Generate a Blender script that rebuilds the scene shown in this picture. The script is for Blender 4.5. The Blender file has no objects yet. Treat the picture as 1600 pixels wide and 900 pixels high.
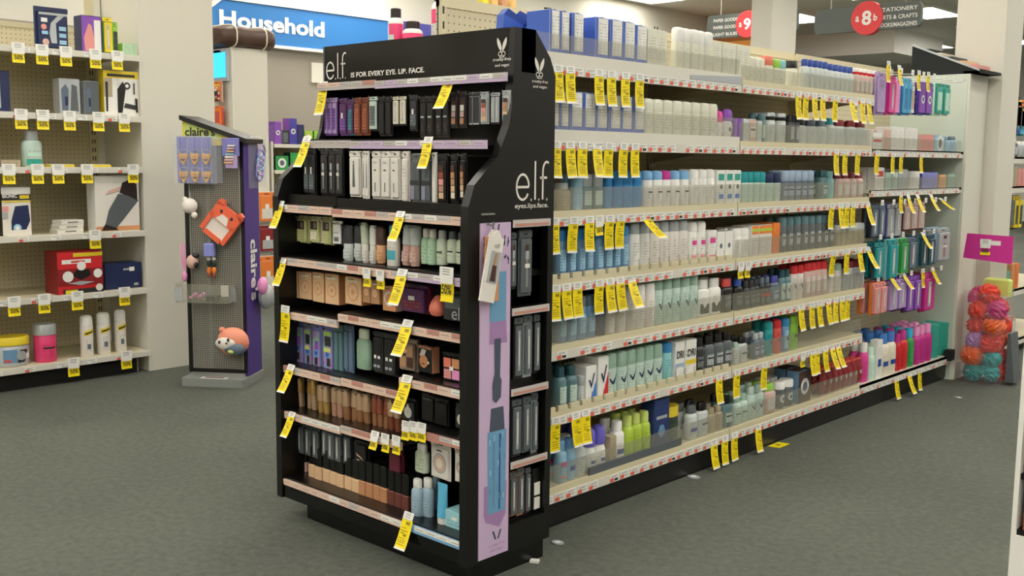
import bpy, math, random
from mathutils import Matrix, Vector, Euler
random.seed(7)
sc = bpy.context.scene
COL = sc.collection
R = math.radians
# ---------------------------------------------------------------- camera
yaw, pitch, roll = R(43.066), R(7.019), R(0.558)
fw = Vector((-math.sin(yaw)*math.cos(pitch), math.cos(yaw)*math.cos(pitch), -math.sin(pitch)))
rt = Vector((math.cos(yaw), math.sin(yaw), 0)); up = rt.cross(fw)
r2 = rt*math.cos(roll) + up*math.sin(roll); u2 = -rt*math.sin(roll) + up*math.cos(roll)
cam = bpy.data.cameras.new('camera'); camo = bpy.data.objects.new('camera', cam); COL.objects.link(camo)
cam.sensor_width = 36; cam.lens = 1639.2/1600*36; cam.clip_start = .05
camo.matrix_world = Matrix(((r2.x, u2.x, -fw.x, 2.239), (r2.y, u2.y, -fw.y, -3.727), (r2.z, u2.z, -fw.z, 1.254), (0, 0, 0, 1)))
sc.camera = camo
# ---------------------------------------------------------------- world and exposure
w = bpy.data.worlds.new('world'); sc.world = w; w.use_nodes = True
w.node_tree.nodes['Background'].inputs[0].default_value = (.95, 1, .93, 1)
w.node_tree.nodes['Background'].inputs[1].default_value = .15
sc.view_settings.view_transform = 'Standard'; sc.view_settings.look = 'None'
sc.view_settings.gamma = 1; sc.view_settings.use_curve_mapping = False
sc.view_settings.exposure = 0.5
LAMP = 9.0      # radiance of the ceiling light diffusers
# ---------------------------------------------------------------- materials
def lin(h):
    h = h.lstrip('#'); c = [int(h[i:i+2], 16)/255 for i in (0, 2, 4)]
    return tuple((x/12.92 if x <= .04045 else ((x+.055)/1.055)**2.4) for x in c)+(1,)
HEX = dict(aqua='#8ecbd0', aquabox='#9fd3dc', azure='#2f86c4', beige='#b3a68a', black='#0d0d0d', blackish='#1b1a1b', blue='#3d63c4',
 blush='#d9b3a6', brown='#4d2f27', brownblack='#2a2022', champ='#c8a987', charcoal='#2e2f33', copper='#9a5138', copperg='#b07f5c', coral='#f0866f',
 cream='#e9e2cd', cyan='#27b7e0', darkgreen='#27392f', darkred='#8c1f24', darkteal='#1d4b55', deepbrown='#6b3a31', gold='#c6a05e', green='#2f9a4c',
 greyblack='#55585c', greywhite='#b9bcb8', holo='#a9b2d8', hotpink='#e0489b', indigo='#4444a0', ivory='#e4e4d4', jade='#2fa392', lightblue='#7fb4e2',
 lilac='#b79fd0', lilacgrey='#8f8fa8', lime='#9bd04e', limegreen='#b4cf4a', limepale='#cfe07a', magenta='#c6308f', maroon='#7c2430', midblue='#3d7fd0',
 mint='#c7ead8', mintclear='#c2d9cf', mintgreen='#b8d9b9', navy='#1f2b55', navyblue='#24386f', offwhite='#e6e2da', orange='#ee8437', orangeb='#c98a66',
 pale='#ccd4d2', peach='#e3ae80', periwinkle='#8a8fd6', pink='#ef9bd0', plum='#5c2f63', plumblack='#2b1d2c', powder='#9fb9cb', purple='#6d4490',
 red='#d3272f', redsoft='#d9534c', rosegold='#cf9f88', rosy='#cdb1a8', royal='#23479c', rust='#80452e', sage='#9dbcaa', sagegreen='#93b39d',
 sagepale='#cdd9c2', sageyellow='#c3c58b', salmon='#e59a96', sand='#e2bd94', sanddark='#b98d66', sandorange='#d99a6a', silver='#b6bcc0',
 silverblue='#9fb4cc', skyb='#5fb8e0', skyblue='#9cc9e4', slate='#5f6e80', slateblue='#5f7690', slateteal='#5b7f86', smoke='#5b6266', steelblue='#6a93b8',
 tan='#c08a62', taupe='#8d7c6f', teal='#1f9aa0', tealdark='#2f6f80', turq='#4fb3c6', violet='#8a4fb8', violetblue='#6b63c8', white='#eeeeea',
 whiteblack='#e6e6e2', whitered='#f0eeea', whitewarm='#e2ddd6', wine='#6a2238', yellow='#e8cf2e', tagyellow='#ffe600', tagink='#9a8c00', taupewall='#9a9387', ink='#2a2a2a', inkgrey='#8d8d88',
 tagred='#e2552f', labelwhite='#efefea', labelred='#e66a55', rail='#d9d6cc', creamsteel='#d8cfae', creamdark='#c3bb9e', deckwhite='#dedbd0',
 wallpaint='#d9d6ca', wallwhite='#efeee8', ceil='#d9d8cf', blackgloss='#0a0a0a', blackpanel='#0c0c0b', stripgrey='#c6c0bd', striplilac='#cdb9d6', strippeach='#e6c9b8',
 striprose='#c98d80', posterlilac='#cdb4d6', posterlilacd='#a783b4', mascblue='#6fa3c8', mascdark='#4c5566', purpleside='#4a2f86', signgrey='#565d59', signred='#e23b40', signorange='#f2a24a', orangewall='#b8743c',
 signblue='#2b78bf', signteal='#2f7d88', cyanscreen='#2fc0f2', cushion='#4d352b', plushorange='#ee6a48', plushpeach='#f29a7e', plushwhite='#ece6de', greybase='#8e938f', meshgrey='#a4a49a', metal='#a9aaa6', pinkbin='#d8359c', tealpuff='#1f9a9a', redpuff='#e2402c', pinkpuff='#c22f77', orangepuff='#e86a35', lilacpuff='#b58ac8',
 trayblack='#171c1c', panelgreen='#c9d2c6', panelwhite='#dcdccf', bagpurple='#7d7cc0', candy='#f0b53a', pinkgoods='#e8447c', darkshelf='#3a3428')
ROUGH = dict(blackgloss=.12, blackpanel=.38, black=.3, blackish=.35, gold=.35, champ=.4, copperg=.35, rosegold=.35, ceil=.9, trayblack=.8, wallpaint=.8, wallwhite=.8, holo=.2)
METAL = dict(gold=.5, champ=.3, copperg=.5, rosegold=.4, silver=.3, metal=.8, holo=.4)
_m = {}
def newmat(name):
    m = bpy.data.materials.new(name); m.use_nodes = True
    return m, m.node_tree, m.node_tree.nodes['Principled BSDF']
def M(k):
    if k in _m: return _m[k]
    if k.startswith('print_'): return printmat(k)
    m, nt, b = newmat(k)
    b.inputs['Base Color'].default_value = lin(HEX[k]); b.inputs['Roughness'].default_value = ROUGH.get(k, .45)
    b.inputs['Metallic'].default_value = METAL.get(k, 0)
    _m[k] = m; return m
def math_node(nt, op, a, b=None):
    n = nt.nodes.new('ShaderNodeMath'); n.operation = op
    for i, v in enumerate((a, b)):
        if v is None: continue
        if isinstance(v, (int, float)): n.inputs[i].default_value = v
        else: nt.links.new(v, n.inputs[i])
    return n.outputs[0]
def printmat(k):
    """small illegible lines of print in a darker ink on the label colour"""
    col = k[6:]; m, nt, b = newmat(k)
    tc = nt.nodes.new('ShaderNodeTexCoord'); sp = nt.nodes.new('ShaderNodeSeparateXYZ'); nt.links.new(tc.outputs['Object'], sp.inputs[0])
    s = math_node(nt, 'SINE', math_node(nt, 'MULTIPLY', sp.outputs['Z'], 620.0))
    mp = nt.nodes.new('ShaderNodeMapping'); mp.inputs['Scale'].default_value = (160, 160, 55); nt.links.new(tc.outputs['Object'], mp.inputs[0])
    nz = nt.nodes.new('ShaderNodeTexNoise'); nz.inputs['Scale'].default_value = 1; nz.inputs['Detail'].default_value = 1; nt.links.new(mp.outputs[0], nz.inputs[0])
    f = math_node(nt, 'MULTIPLY', math_node(nt, 'GREATER_THAN', s, .25), math_node(nt, 'GREATER_THAN', nz.outputs[0], .5))
    f = math_node(nt, 'MULTIPLY', f, .45)
    mx = nt.nodes.new('ShaderNodeMix'); mx.data_type = 'RGBA'; nt.links.new(f, mx.inputs[0])
    c = lin(HEX[col]); mx.inputs[6].default_value = c; mx.inputs[7].default_value = tuple(x*.25 for x in c[:3])+(1,) if sum(c[:3]) > .6 else tuple(min(1, x*3+.12) for x in c[:3])+(1,)
    nt.links.new(mx.outputs[2], b.inputs['Base Color']); b.inputs['Roughness'].default_value = .4
    _m[k] = m; return m
def special():
    # carpet
    m, nt, b = newmat('carpet'); tc = nt.nodes.new('ShaderNodeTexCoord')
    n1 = nt.nodes.new('ShaderNodeTexNoise'); n1.inputs['Scale'].default_value = 260; n1.inputs['Detail'].default_value = 3
    n2 = nt.nodes.new('ShaderNodeTexNoise'); n2.inputs['Scale'].default_value = 1.1; n2.inputs['Detail'].default_value = 4
    n3 = nt.nodes.new('ShaderNodeTexNoise'); n3.inputs['Scale'].default_value = 38; n3.inputs['Detail'].default_value = 3
    for n in (n1, n2, n3): nt.links.new(tc.outputs['Object'], n.inputs[0])
    a = math_node(nt, 'ADD', math_node(nt, 'MULTIPLY', n1.outputs[0], .5), math_node(nt, 'ADD', math_node(nt, 'MULTIPLY', n2.outputs[0], .35), math_node(nt, 'MULTIPLY', n3.outputs[0], .4)))
    cr = nt.nodes.new('ShaderNodeValToRGB'); cr.color_ramp.elements[0].position = .38; cr.color_ramp.elements[1].position = .85
    cr.color_ramp.elements[0].color = lin('#3b403a'); cr.color_ramp.elements[1].color = lin('#696d63'); nt.links.new(a, cr.inputs[0])
    nt.links.new(cr.outputs[0], b.inputs['Base Color']); b.inputs['Roughness'].default_value = .95
    bp = nt.nodes.new('ShaderNodeBump'); bp.inputs['Strength'].default_value = .5; bp.inputs['Distance'].default_value = .004
    nt.links.new(n1.outputs[0], bp.inputs['Height']); nt.links.new(bp.outputs[0], b.inputs['Normal']); _m['carpet'] = m
    # pegboard: punched holes on a 25 mm grid in the Y/Z plane
    for nm, base in (('pegboard', '#cfc6a8'), ('pegboarddark', '#bdb497')):
        m, nt, b = newmat(nm); tc = nt.nodes.new('ShaderNodeTexCoord'); sp = nt.nodes.new('ShaderNodeSeparateXYZ'); nt.links.new(tc.outputs['Object'], sp.inputs[0])
        d = []
        for ax in ('Y', 'Z'):
            fr = math_node(nt, 'FRACT', math_node(nt, 'DIVIDE', sp.outputs[ax], .0254)); q = math_node(nt, 'SUBTRACT', fr, .5); d.append(math_node(nt, 'MULTIPLY', q, q))
        h = math_node(nt, 'LESS_THAN', math_node(nt, 'ADD', d[0], d[1]), .012)
        mx = nt.nodes.new('ShaderNodeMix'); mx.data_type = 'RGBA'; nt.links.new(h, mx.inputs[0]); mx.inputs[6].default_value = lin(base); mx.inputs[7].default_value = lin('#4c4638')
        nt.links.new(mx.outputs[2], b.inputs['Base Color']); b.inputs['Roughness'].default_value = .6; _m[nm] = m
    # clear plastics
    for nm, col, mixf, r in (('acrylic', '#b3b2a0', .19, .1), ('clearbag', '#c9cfe0', .14, .15), ('clearbin', '#d9c3c9', .07, .08), ('smokeclear', '#7d8080', .45, .1)):
        m, nt, b = newmat(nm); nt.nodes.remove(b); out = nt.nodes['Material Output']
        tr = nt.nodes.new('ShaderNodeBsdfTransparent'); pb = nt.nodes.new('ShaderNodeBsdfPrincipled'); ms = nt.nodes.new('ShaderNodeMixShader')
        pb.inputs['Base Color'].default_value = lin(col); pb.inputs['Roughness'].default_value = r
        ms.inputs[0].default_value = mixf; nt.links.new(tr.outputs[0], ms.inputs[1]); nt.links.new(pb.outputs[0], ms.inputs[2]); nt.links.new(ms.outputs[0], out.inputs[0]); _m[nm] = m
    # holographic card: bands of colour printed on foil
    m, nt, b = newmat('holofoil'); tc = nt.nodes.new('ShaderNodeTexCoord'); nz = nt.nodes.new('ShaderNodeTexNoise'); nz.inputs['Scale'].default_value = 22; nt.links.new(tc.outputs['Object'], nz.inputs[0])
    cr = nt.nodes.new('ShaderNodeValToRGB'); e = cr.color_ramp.elements; e[0].position = .3; e[0].color = lin('#5a62e0'); e[1].position = .7; e[1].color = lin('#e8d25a')
    for p_, c_ in ((.42, '#8ec6ee'), (.5, '#d78ae0'), (.58, '#8fe0b8')): x = e.new(p_); x.color = lin(c_)
    nt.links.new(nz.outputs[0], cr.inputs[0]); nt.links.new(cr.outputs[0], b.inputs['Base Color']); b.inputs['Roughness'].default_value = .25; b.inputs['Metallic'].default_value = .3; _m['holofoil'] = m
    for nm, col, s in (('lampglow', '#fff9ee', LAMP), ('screenglow', '#35b8f2', .9)):
        m, nt, b = newmat(nm); b.inputs['Base Color'].default_value = lin(col); b.inputs['Emission Color'].default_value = lin(col); b.inputs['Emission Strength'].default_value = s; _m[nm] = m
special()
# ---------------------------------------------------------------- mesh helpers
class MB:
    def __init__(s): s.v = []; s.f = []; s.fm = []; s.mk = []
    def mi(s, k):
        if k not in s.mk: s.mk.append(k)
        return s.mk.index(k)
    def face(s, pts, k):
        n = len(s.v); s.v += [tuple(p) for p in pts]; s.f.append(tuple(range(n, n+len(pts)))); s.fm.append(s.mi(k))
    def box(s, x0, x1, y0, y1, z0, z1, k, ch=0):
        if ch:   # box with chamfered vertical edges and a small top bevel
            c = ch
            ring = [(x0+c, y0), (x1-c, y0), (x1, y0+c), (x1, y1-c), (x1-c, y1), (x0+c, y1), (x0, y1-c), (x0, y0+c)]
            s.loft([[(x, y, z0) for x, y in ring], [(x, y, z1-c) for x, y in ring], [((x-(x0+x1)/2)*(1-2*c/(x1-x0))+(x0+x1)/2, (y-(y0+y1)/2)*(1-2*c/(y1-y0))+(y0+y1)/2, z1) for x, y in ring]], k); return s
        n = len(s.v); i = s.mi(k)
        s.v += [(x, y, z) for z in (z0, z1) for x, y in ((x0, y0), (x1, y0), (x1, y1), (x0, y1))]
        for q in ((0, 3, 2, 1), (4, 5, 6, 7), (0, 1, 5, 4), (1, 2, 6, 5), (2, 3, 7, 6), (3, 0, 4, 7)): s.f.append(tuple(n+a for a in q)); s.fm.append(i)
        return s
    def loft(s, rings, k, cap0=True, cap1=True):
        n = len(s.v); m = len(rings[0]); i = s.mi(k)
        for r in rings: s.v += [tuple(p) for p in r]
        for a in range(len(rings)-1):
            for b in range(m):
                c = (b+1) % m; s.f.append((n+a*m+b, n+a*m+c, n+(a+1)*m+c, n+(a+1)*m+b)); s.fm.append(i)
        if cap0: s.f.append(tuple(n+b for b in reversed(range(m)))); s.fm.append(i)
        if cap1: s.f.append(tuple(n+(len(rings)-1)*m+b for b in range(m))); s.fm.append(i)
        return s
    def lathe(s, prof, k, sx=1, sy=1, seg=14, p=1, cx=0, cy=0, cz=0):
        rings = []
        for r, z in prof:
            ring = []
            for a in range(seg):
                t = 2*math.pi*(a+.5)/seg; c, d = math.cos(t), math.sin(t)
                ring.append((cx+sx*r*math.copysign(abs(c)**p, c), cy+sy*r*math.copysign(abs(d)**p, d), cz+z))
            rings.append(ring)
        return s.loft(rings, k)
    def prism(s, poly, d0, d1, k, plane='XZ'):
        """extruded outline: XZ -> depth along Y, YZ -> depth along X, XY -> depth along Z"""
        f = dict(XZ=lambda a, b, d: (a, d, b), YZ=lambda a, b, d: (d, a, b), XY=lambda a, b, d: (a, b, d))[plane]
        return s.loft([[f(a, b, d0) for a, b in poly], [f(a, b, d1) for a, b in poly]], k)
    def tube(s, pts, r, k, seg=6):
        pts = [Vector(p) for p in pts]; rings = []
        for i, p in enumerate(pts):
            t = (pts[min(i+1, len(pts)-1)]-pts[max(i-1, 0)]).normalized()
            a = t.orthogonal().normalized() if i == 0 else (pa-t*pa.dot(t)).normalized()
            pa = a; b = t.cross(a); rr = r[i] if isinstance(r, (list, tuple)) else r
            rings.append([p+(a*math.cos(2*math.pi*j/seg)+b*math.sin(2*math.pi*j/seg))*rr for j in range(seg)])
        return s.loft(rings, k)
    def blob(s, c, rx, ry, rz, k, seg=10, rings=6, bump=0, freq=5):
        R_ = []
        for i in range(rings+1):
            ph = math.pi*(i+.02)/(rings+.04); ring = []
            for j in range(seg):
                t = 2*math.pi*j/seg; q = 1+bump*math.sin(freq*t+i*1.7)*math.sin(ph*freq)
                ring.append((c[0]+rx*math.sin(ph)*math.cos(t)*q, c[1]+ry*math.sin(ph)*math.sin(t)*q, c[2]-rz*math.cos(ph)*q))
            R_.append(ring)
        return s.loft(R_, k)
    def strip(s, pts, wd, k, d=0.0, thick=.0006):
        """flat stroke in the XZ plane at y = d (facing -Y), used for hand drawn lettering"""
        pts = [Vector((a, 0, b)) for a, b in pts]; L_, R_ = [], []
        for i, p in enumerate(pts):
            t = (pts[min(i+1, len(pts)-1)]-pts[max(i-1, 0)]).normalized(); n = Vector((-t.z, 0, t.x))*wd/2
            L_.append(p+n); R_.append(p-n)
        for i in range(len(pts)-1): s.face([(q.x, d, q.z) for q in (R_[i], R_[i+1], L_[i+1], L_[i])], k)
        return s
    def mesh(s, name, smooth=False):
        me = bpy.data.meshes.new(name); me.from_pydata([tuple(v) for v in s.v], [], s.f)
        for k in s.mk: me.materials.append(M(k))
        me.polygons.foreach_set('material_index', s.fm)
        if smooth:
            me.polygons.foreach_set('use_smooth', [len(p.vertices) == 4 for p in me.polygons])
            try: me.set_sharp_from_angle(angle=R(42))
            except Exception: pass
        me.update(); return me
    def build(s, name, parent=None, loc=(0, 0, 0), rot=(0, 0, 0), smooth=False):
        return obj(name, s.mesh(name, smooth), parent, loc, rot)
def obj(name, me, parent=None, loc=(0, 0, 0), rot=(0, 0, 0)):
    o = bpy.data.objects.new(name, me); COL.objects.link(o); o.location = loc; o.rotation_euler = rot
    if parent: o.parent = parent
    return o
def tag(o, label=None, cat=None, group=None, kind=None):
    if label: o['label'] = label
    if cat: o['category'] = cat
    if group: o['group'] = group
    if kind: o['kind'] = kind
    return o
def thing(name, label, cat, loc=(0, 0, 0), rot=(0, 0, 0), group=None):
    return tag(obj(name, None, None, loc, rot), label, cat, group)
def copy_tree(o, kids):
    c = o.copy(); COL.objects.link(c)
    for ch in kids:
        d = ch.copy(); COL.objects.link(d); d.parent = c
    return c
FX = (R(90), 0, R(90))     # sheet that reads along +Y and faces +X
FY = (R(90), 0, 0)         # sheet that reads along +X and faces -Y
_txt = {}
def text_mesh(body, W, H, k, bold=0.0, center=False):
    key = (body, W, H, k, bold, center)
    if key in _txt: return _txt[key]
    cu = bpy.data.curves.new('lettering', 'FONT'); cu.body = body; cu.size = 1; cu.offset = bold; cu.resolution_u = 3
    to = bpy.data.objects.new('lettering', cu); src = to.to_mesh(); n = len(src.vertices)
    co = [tuple(v.co) for v in src.vertices]; fs = [tuple(p.vertices) for p in src.polygons]; to.to_mesh_clear()
    bpy.data.objects.remove(to)
    x0 = min(c[0] for c in co); x1 = max(c[0] for c in co); y0 = min(c[1] for c in co); y1 = max(c[1] for c in co)
    me = bpy.data.meshes.new('lettering'); ox = W/2 if center else 0; oy = H/2 if center else 0
    me.from_pydata([((c[0]-x0)/(x1-x0)*W-ox, (c[1]-y0)/(y1-y0)*H-oy, 0) for c in co], [], fs); me.materials.append(M(k)); me.update()
    _txt[key] = me; return me
def text(body, W, H, k, parent, loc, rot, bold=0.0, name='lettering', center=False):
    return obj(name, text_mesh(body, W, H, k, bold, center), parent, loc, rot)
ORD = ['first', 'second', 'third', 'fourth', 'fifth', 'sixth', 'seventh', 'eighth', 'ninth', 'tenth', 'eleventh', 'twelfth']
# ---------------------------------------------------------------- printed marks on fronts (unit square: u across, v up)
def rr(u0, v0, u1, v1, k): return ('r', u0, v0, u1, v1, k)
def dd(u, v, r, k): return ('d', u, v, r, k)
CHECK = ('p', [(.25, .62), (.38, .62), (.5, .5), (.72, .8), (.84, .8), (.52, .36)], 'navy')
ACC = {
 'bluebox': [rr(0, 0, .2, 1, 'blue'), rr(.2, 0, 1, .1, 'blue'), rr(.28, .14, .94, .88, 'print')],
 'lines': [rr(.14, .12, .86, .82, 'print')], 'bar': [rr(.15, .2, .85, .72, 'print'), rr(.2, .5, .8, .58, 'ink')],
 'barred': [rr(.15, .2, .85, .72, 'print'), rr(.2, .5, .8, .58, 'darkred')], 'tag': [rr(.1, .1, .9, .5, 'print'), rr(.34, .5, .62, .68, 'white')],
 'pencil': [rr(.3, .1, .6, .9, 'silver'), rr(.38, .2, .52, .75, 'offwhite')], 'mark': [rr(.2, .1, .8, .34, 'print'), rr(.2, .52, .78, .58, 'silver')],
 'mark2': [rr(.08, .02, .92, .98, 'charcoal'), rr(.12, .5, .45, .95, 'blackish'), rr(.55, .5, .9, .95, 'blackish'), rr(.2, .38, .42, .48, 'white'), rr(.58, .38, .82, .46, 'white'), rr(.18, .12, .45, .2, 'silver'), rr(.55, .12, .82, .2, 'silver')],
 'swatch': [rr(.2, .72, .8, .86, 'brown'), rr(.2, .5, .8, .7, 'offwhite'), rr(.2, .3, .8, .48, 'rosy'), rr(.2, .06, .8, .26, 'tan')],
 'roses': [rr(.2, .05+.17*i, .8, .2+.17*i, c) for i, c in enumerate(('sand', 'rosegold', 'salmon', 'copper', 'brown'))],
 'tans': [rr(.2, .05+.17*i, .8, .2+.17*i, c) for i, c in enumerate(('cream', 'sand', 'sanddark', 'tan', 'brown'))],
 'brush': [rr(.4, .1, .6, .62, 'metal'), rr(.34, .62, .66, .78, 'silver'), rr(.36, .78, .64, .9, 'brown'), rr(.28, .46, .72, .54, 'offwhite')],
 'darkbrush': [('p', [(.42, .84), (.36, .2), (.64, .2), (.56, .84)], 'smoke'), dd(.5, .88, .07, 'ink')],
 'smallbrush': [rr(.44, .12, .56, .36, 'smoke'), rr(.38, .66, .62, .7, 'ink'), rr(.3, .86, .7, .9, 'silver')],
 'band': [rr(0, .38, 1, .5, 'charcoal'), rr(.1, .02, .5, .36, 'lilacgrey'), ('p', [(.3, .95), (.36, .97), (.72, .6), (.66, .58)], 'smoke')],
 'window': [rr(.12, .56, .88, .94, 'blackish'), rr(.2, .62, .46, .88, 'brown'), rr(.54, .62, .8, .88, 'taupe'), rr(.16, .1, .84, .46, 'print')],
 'oval': [dd(.5, .46, .34, 'sandorange'), dd(.5, .46, .28, 'sand'), dd(.5, .46, .1, 'sandorange'), rr(.2, .84, .8, .9, 'cream')],
 'ringw': [dd(.5, .5, .4, 'offwhite'), dd(.5, .5, .28, 'sandorange')],
 'elf': [rr(.1, .45, .9, .9, 'smoke')], 'holo': [rr(.04, .02, .96, .98, 'holofoil'), rr(.3, .5, .8, .74, 'violet'), rr(.3, .1, .7, .3, 'ink')],
 'holoy': [rr(.04, .02, .96, .98, 'holofoil'), rr(.1, .86, .9, .95, 'lime'), rr(.2, .6, .9, .84, 'charcoal'), rr(.1, .45, .9, .55, 'limepale'), rr(.45, .1, .8, .3, 'ink')],
 'quadt': [rr(.06, .08, .48, .48, 'sanddark'), rr(.52, .08, .94, .48, 'brown'), rr(.06, .52, .48, .92, 'brown'), rr(.52, .52, .94, .92, 'sanddark'), dd(.4, .74, .14, 'sand')],
 'quad': [rr(.06, .05, .47, .46, 'salmon'), rr(.53, .05, .94, .46, 'pink'), rr(.06, .54, .47, .95, 'coral'), rr(.53, .54, .94, .95, 'sandorange'), rr(.4, .42, .62, .6, 'white')],
 'face': [rr(.04, .9, .96, .98, 'orangeb'), dd(.42, .42, .3, 'sandorange'), ('p', [(.12, .6), (.3, .9), (.62, .86), (.5, .66)], 'offwhite'), rr(.3, .3, .5, .35, 'darkred'), dd(.78, .4, .07, 'offwhite')],
 'puff': [dd(.52, .42, .34, 'offwhite'), rr(.44, .6, .6, .85, 'white'), ('p', [(.3, .42), (.5, .5), (.74, .42), (.5, .36)], 'sagepale')],
 'puffc': [dd(.5, .46, .4, 'silver'), dd(.5, .46, .34, 'blush'), dd(.5, .46, .2, 'cream'), rr(.35, .88, .65, .93, 'ink')],
 'wedge': [('p', [(.2, .5), (.7, .3), (.85, .2), (.3, .36)], 'sand'), rr(.3, .12, .85, .16, 'offwhite')],
 'disc': [dd(.5, .5, .32, 'white'), dd(.5, .5, .18, 'slate')], 'check': [rr(.1, .05, .9, .9, 'print'), CHECK],
 'pink': [rr(.1, .1, .9, .85, 'print'), rr(.15, .58, .85, .76, 'hotpink'), rr(.1, .1, .9, .2, 'salmon')],
 'green': [rr(.12, .7, .88, .9, 'jade'), rr(.1, .1, .9, .6, 'print'), dd(.5, .5, .16, 'darkteal'), rr(.2, .14, .8, .28, 'midblue')],
 'orangetop': [rr(0, .72, 1, 1, 'orange'), rr(0, .8, 1, .9, 'limegreen'), rr(.1, .08, .9, .64, 'print')],
 'bluetick': [('p', [(0, 0), (1, 0), (1, .5), (.5, 0)], 'midblue'), ('p', [(1, .6), (.4, 0), (1, 0)], 'midblue'), CHECK],
 'redtick': [('p', [(1, .65), (.4, 0), (1, 0)], 'red'), CHECK], 'dri': [rr(0, 0, 1, .42, 'silverblue'), rr(.1, .1, .9, .32, 'print')],
 'driy': [rr(0, .34, 1, .46, 'yellow'), rr(0, 0, 1, .34, 'whitewarm'), rr(.1, .06, .9, .3, 'print')],
 'navylogo': [rr(.15, .62, .85, .68, 'silver'), ('p', [(.25, .35), (.5, .25), (.75, .35), (.62, .5), (.38, .5)], 'steelblue')],
 'redband': [rr(.02, .45, .98, .62, 'red'), rr(.1, .1, .9, .4, 'print')], 'red': [rr(.1, .1, .9, .5, 'print'), rr(.15, .6, .85, .85, 'redsoft')],
 'blue': [rr(.1, .08, .9, .8, 'print'), rr(.2, .3, .8, .5, 'royal')], 'black': [rr(.1, .04, .9, .5, 'ink'), rr(.15, .55, .85, .85, 'print'), ('p', [(.3, .5), (.45, .3), (.8, .75), (.7, .8)], 'white')],
 'turq': [rr(.02, .25, .98, .62, 'turq'), rr(.1, .66, .9, .8, 'print')], '': [],
}
def slabs(P, n=5):
    """cut an outline into vertical strips so that it can bend round a bottle"""
    u0 = min(p[0] for p in P); u1 = max(p[0] for p in P); out = []
    def clip(Q, lim, keep):
        o = []
        for i in range(len(Q)):
            p, q = Q[i], Q[(i+1) % len(Q)]; ip, iq = keep(p[0], lim), keep(q[0], lim)
            if ip: o.append(p)
            if ip != iq: t = (lim-p[0])/(q[0]-p[0]); o.append((lim, p[1]+t*(q[1]-p[1])))
        return o
    for i in range(n):
        Q = clip(P, u0+(u1-u0)*i/n, lambda x, l: x >= l-1e-9)
        if len(Q) > 2: Q = clip(Q, u0+(u1-u0)*(i+1)/n, lambda x, l: x <= l+1e-9)
        if len(Q) > 2: out.append(Q)
    return out
def accent(acc, surf, labelcol):
    """marks laid on a surface function surf(u, v, offset)"""
    mb = MB()
    for i, a in enumerate(ACC.get(acc, [])):
        off = .0008+.0005*i; k = a[-1]
        if k == 'print': k = 'print_'+labelcol
        if a[0] == 'r':
            n = 4
            for j in range(n):
                ua = a[1]+(a[3]-a[1])*j/n; ub = a[1]+(a[3]-a[1])*(j+1)/n
                mb.face([surf(ua, a[2], off), surf(ub, a[2], off), surf(ub, a[4], off), surf(ua, a[4], off)], k)
        elif a[0] == 'd':
            asp = surf.asp
            for Q in slabs([(a[1]+a[3]*math.cos(t*math.pi/7), a[2]+a[3]*asp*math.sin(t*math.pi/7)) for t in range(14)]): mb.face([surf(u, v, off) for u, v in Q], k)
        else:
            for Q in slabs(a[1]): mb.face([surf(u, v, off) for u, v in Q], k)
    return mb if mb.f else None
def flat(x0, x1, z0, z1, y):
    f = lambda u, v, o: (x0+(x1-x0)*u, y-o, z0+(z1-z0)*v)
    f.asp = (x1-x0)/(z1-z0); return f
def curved(sx, sy, p, z0, z1, span=1.0):
    def f(u, v, o):
        t = -math.pi/2+(u-.5)*2*span; c, d = math.cos(t), math.sin(t)
        return ((sx+o)*math.copysign(abs(c)**p, c), (sy+o)*math.copysign(abs(d)**p, d), z0+(z1-z0)*v)
    f.asp = 2*sx*math.sin(span)/(z1-z0); return f
LIGHTS_ = ('white', 'ivory', 'pale', 'cream', 'offwhite', 'silver', 'skyblue', 'mint', 'mintclear', 'whitewarm', 'blush', 'beige')
def lab(c):
    return c if c in LIGHTS_ else {'steelblue': 'skyblue', 'slateteal': 'mintclear', 'smoke': 'silver', 'rosy': 'whitewarm', 'slate': 'silverblue', 'charcoal': 'smoke', 'black': 'smoke', 'blackish': 'smoke', 'sand': 'cream'}.get(c, c)
NOUN = dict(carton='carton', stick='deodorant_stick', spray='spray_can', bottle='bottle', rollon='roll_on_deodorant', jar='tub', pouch='pouch', can='tall_tin', card='carded_pack', tubeh='cosmetic_tube', found='foundation_bottle', egg='makeup_sponge', tube='squeeze_tube')
CATS = dict(carton='box', stick='deodorant', spray='spray can', bottle='bottle', rollon='deodorant', jar='tub', pouch='pouch', can='tin', card='cosmetic pack', tubeh='cosmetic tube', found='makeup bottle', egg='sponge', tube='tube')
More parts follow.
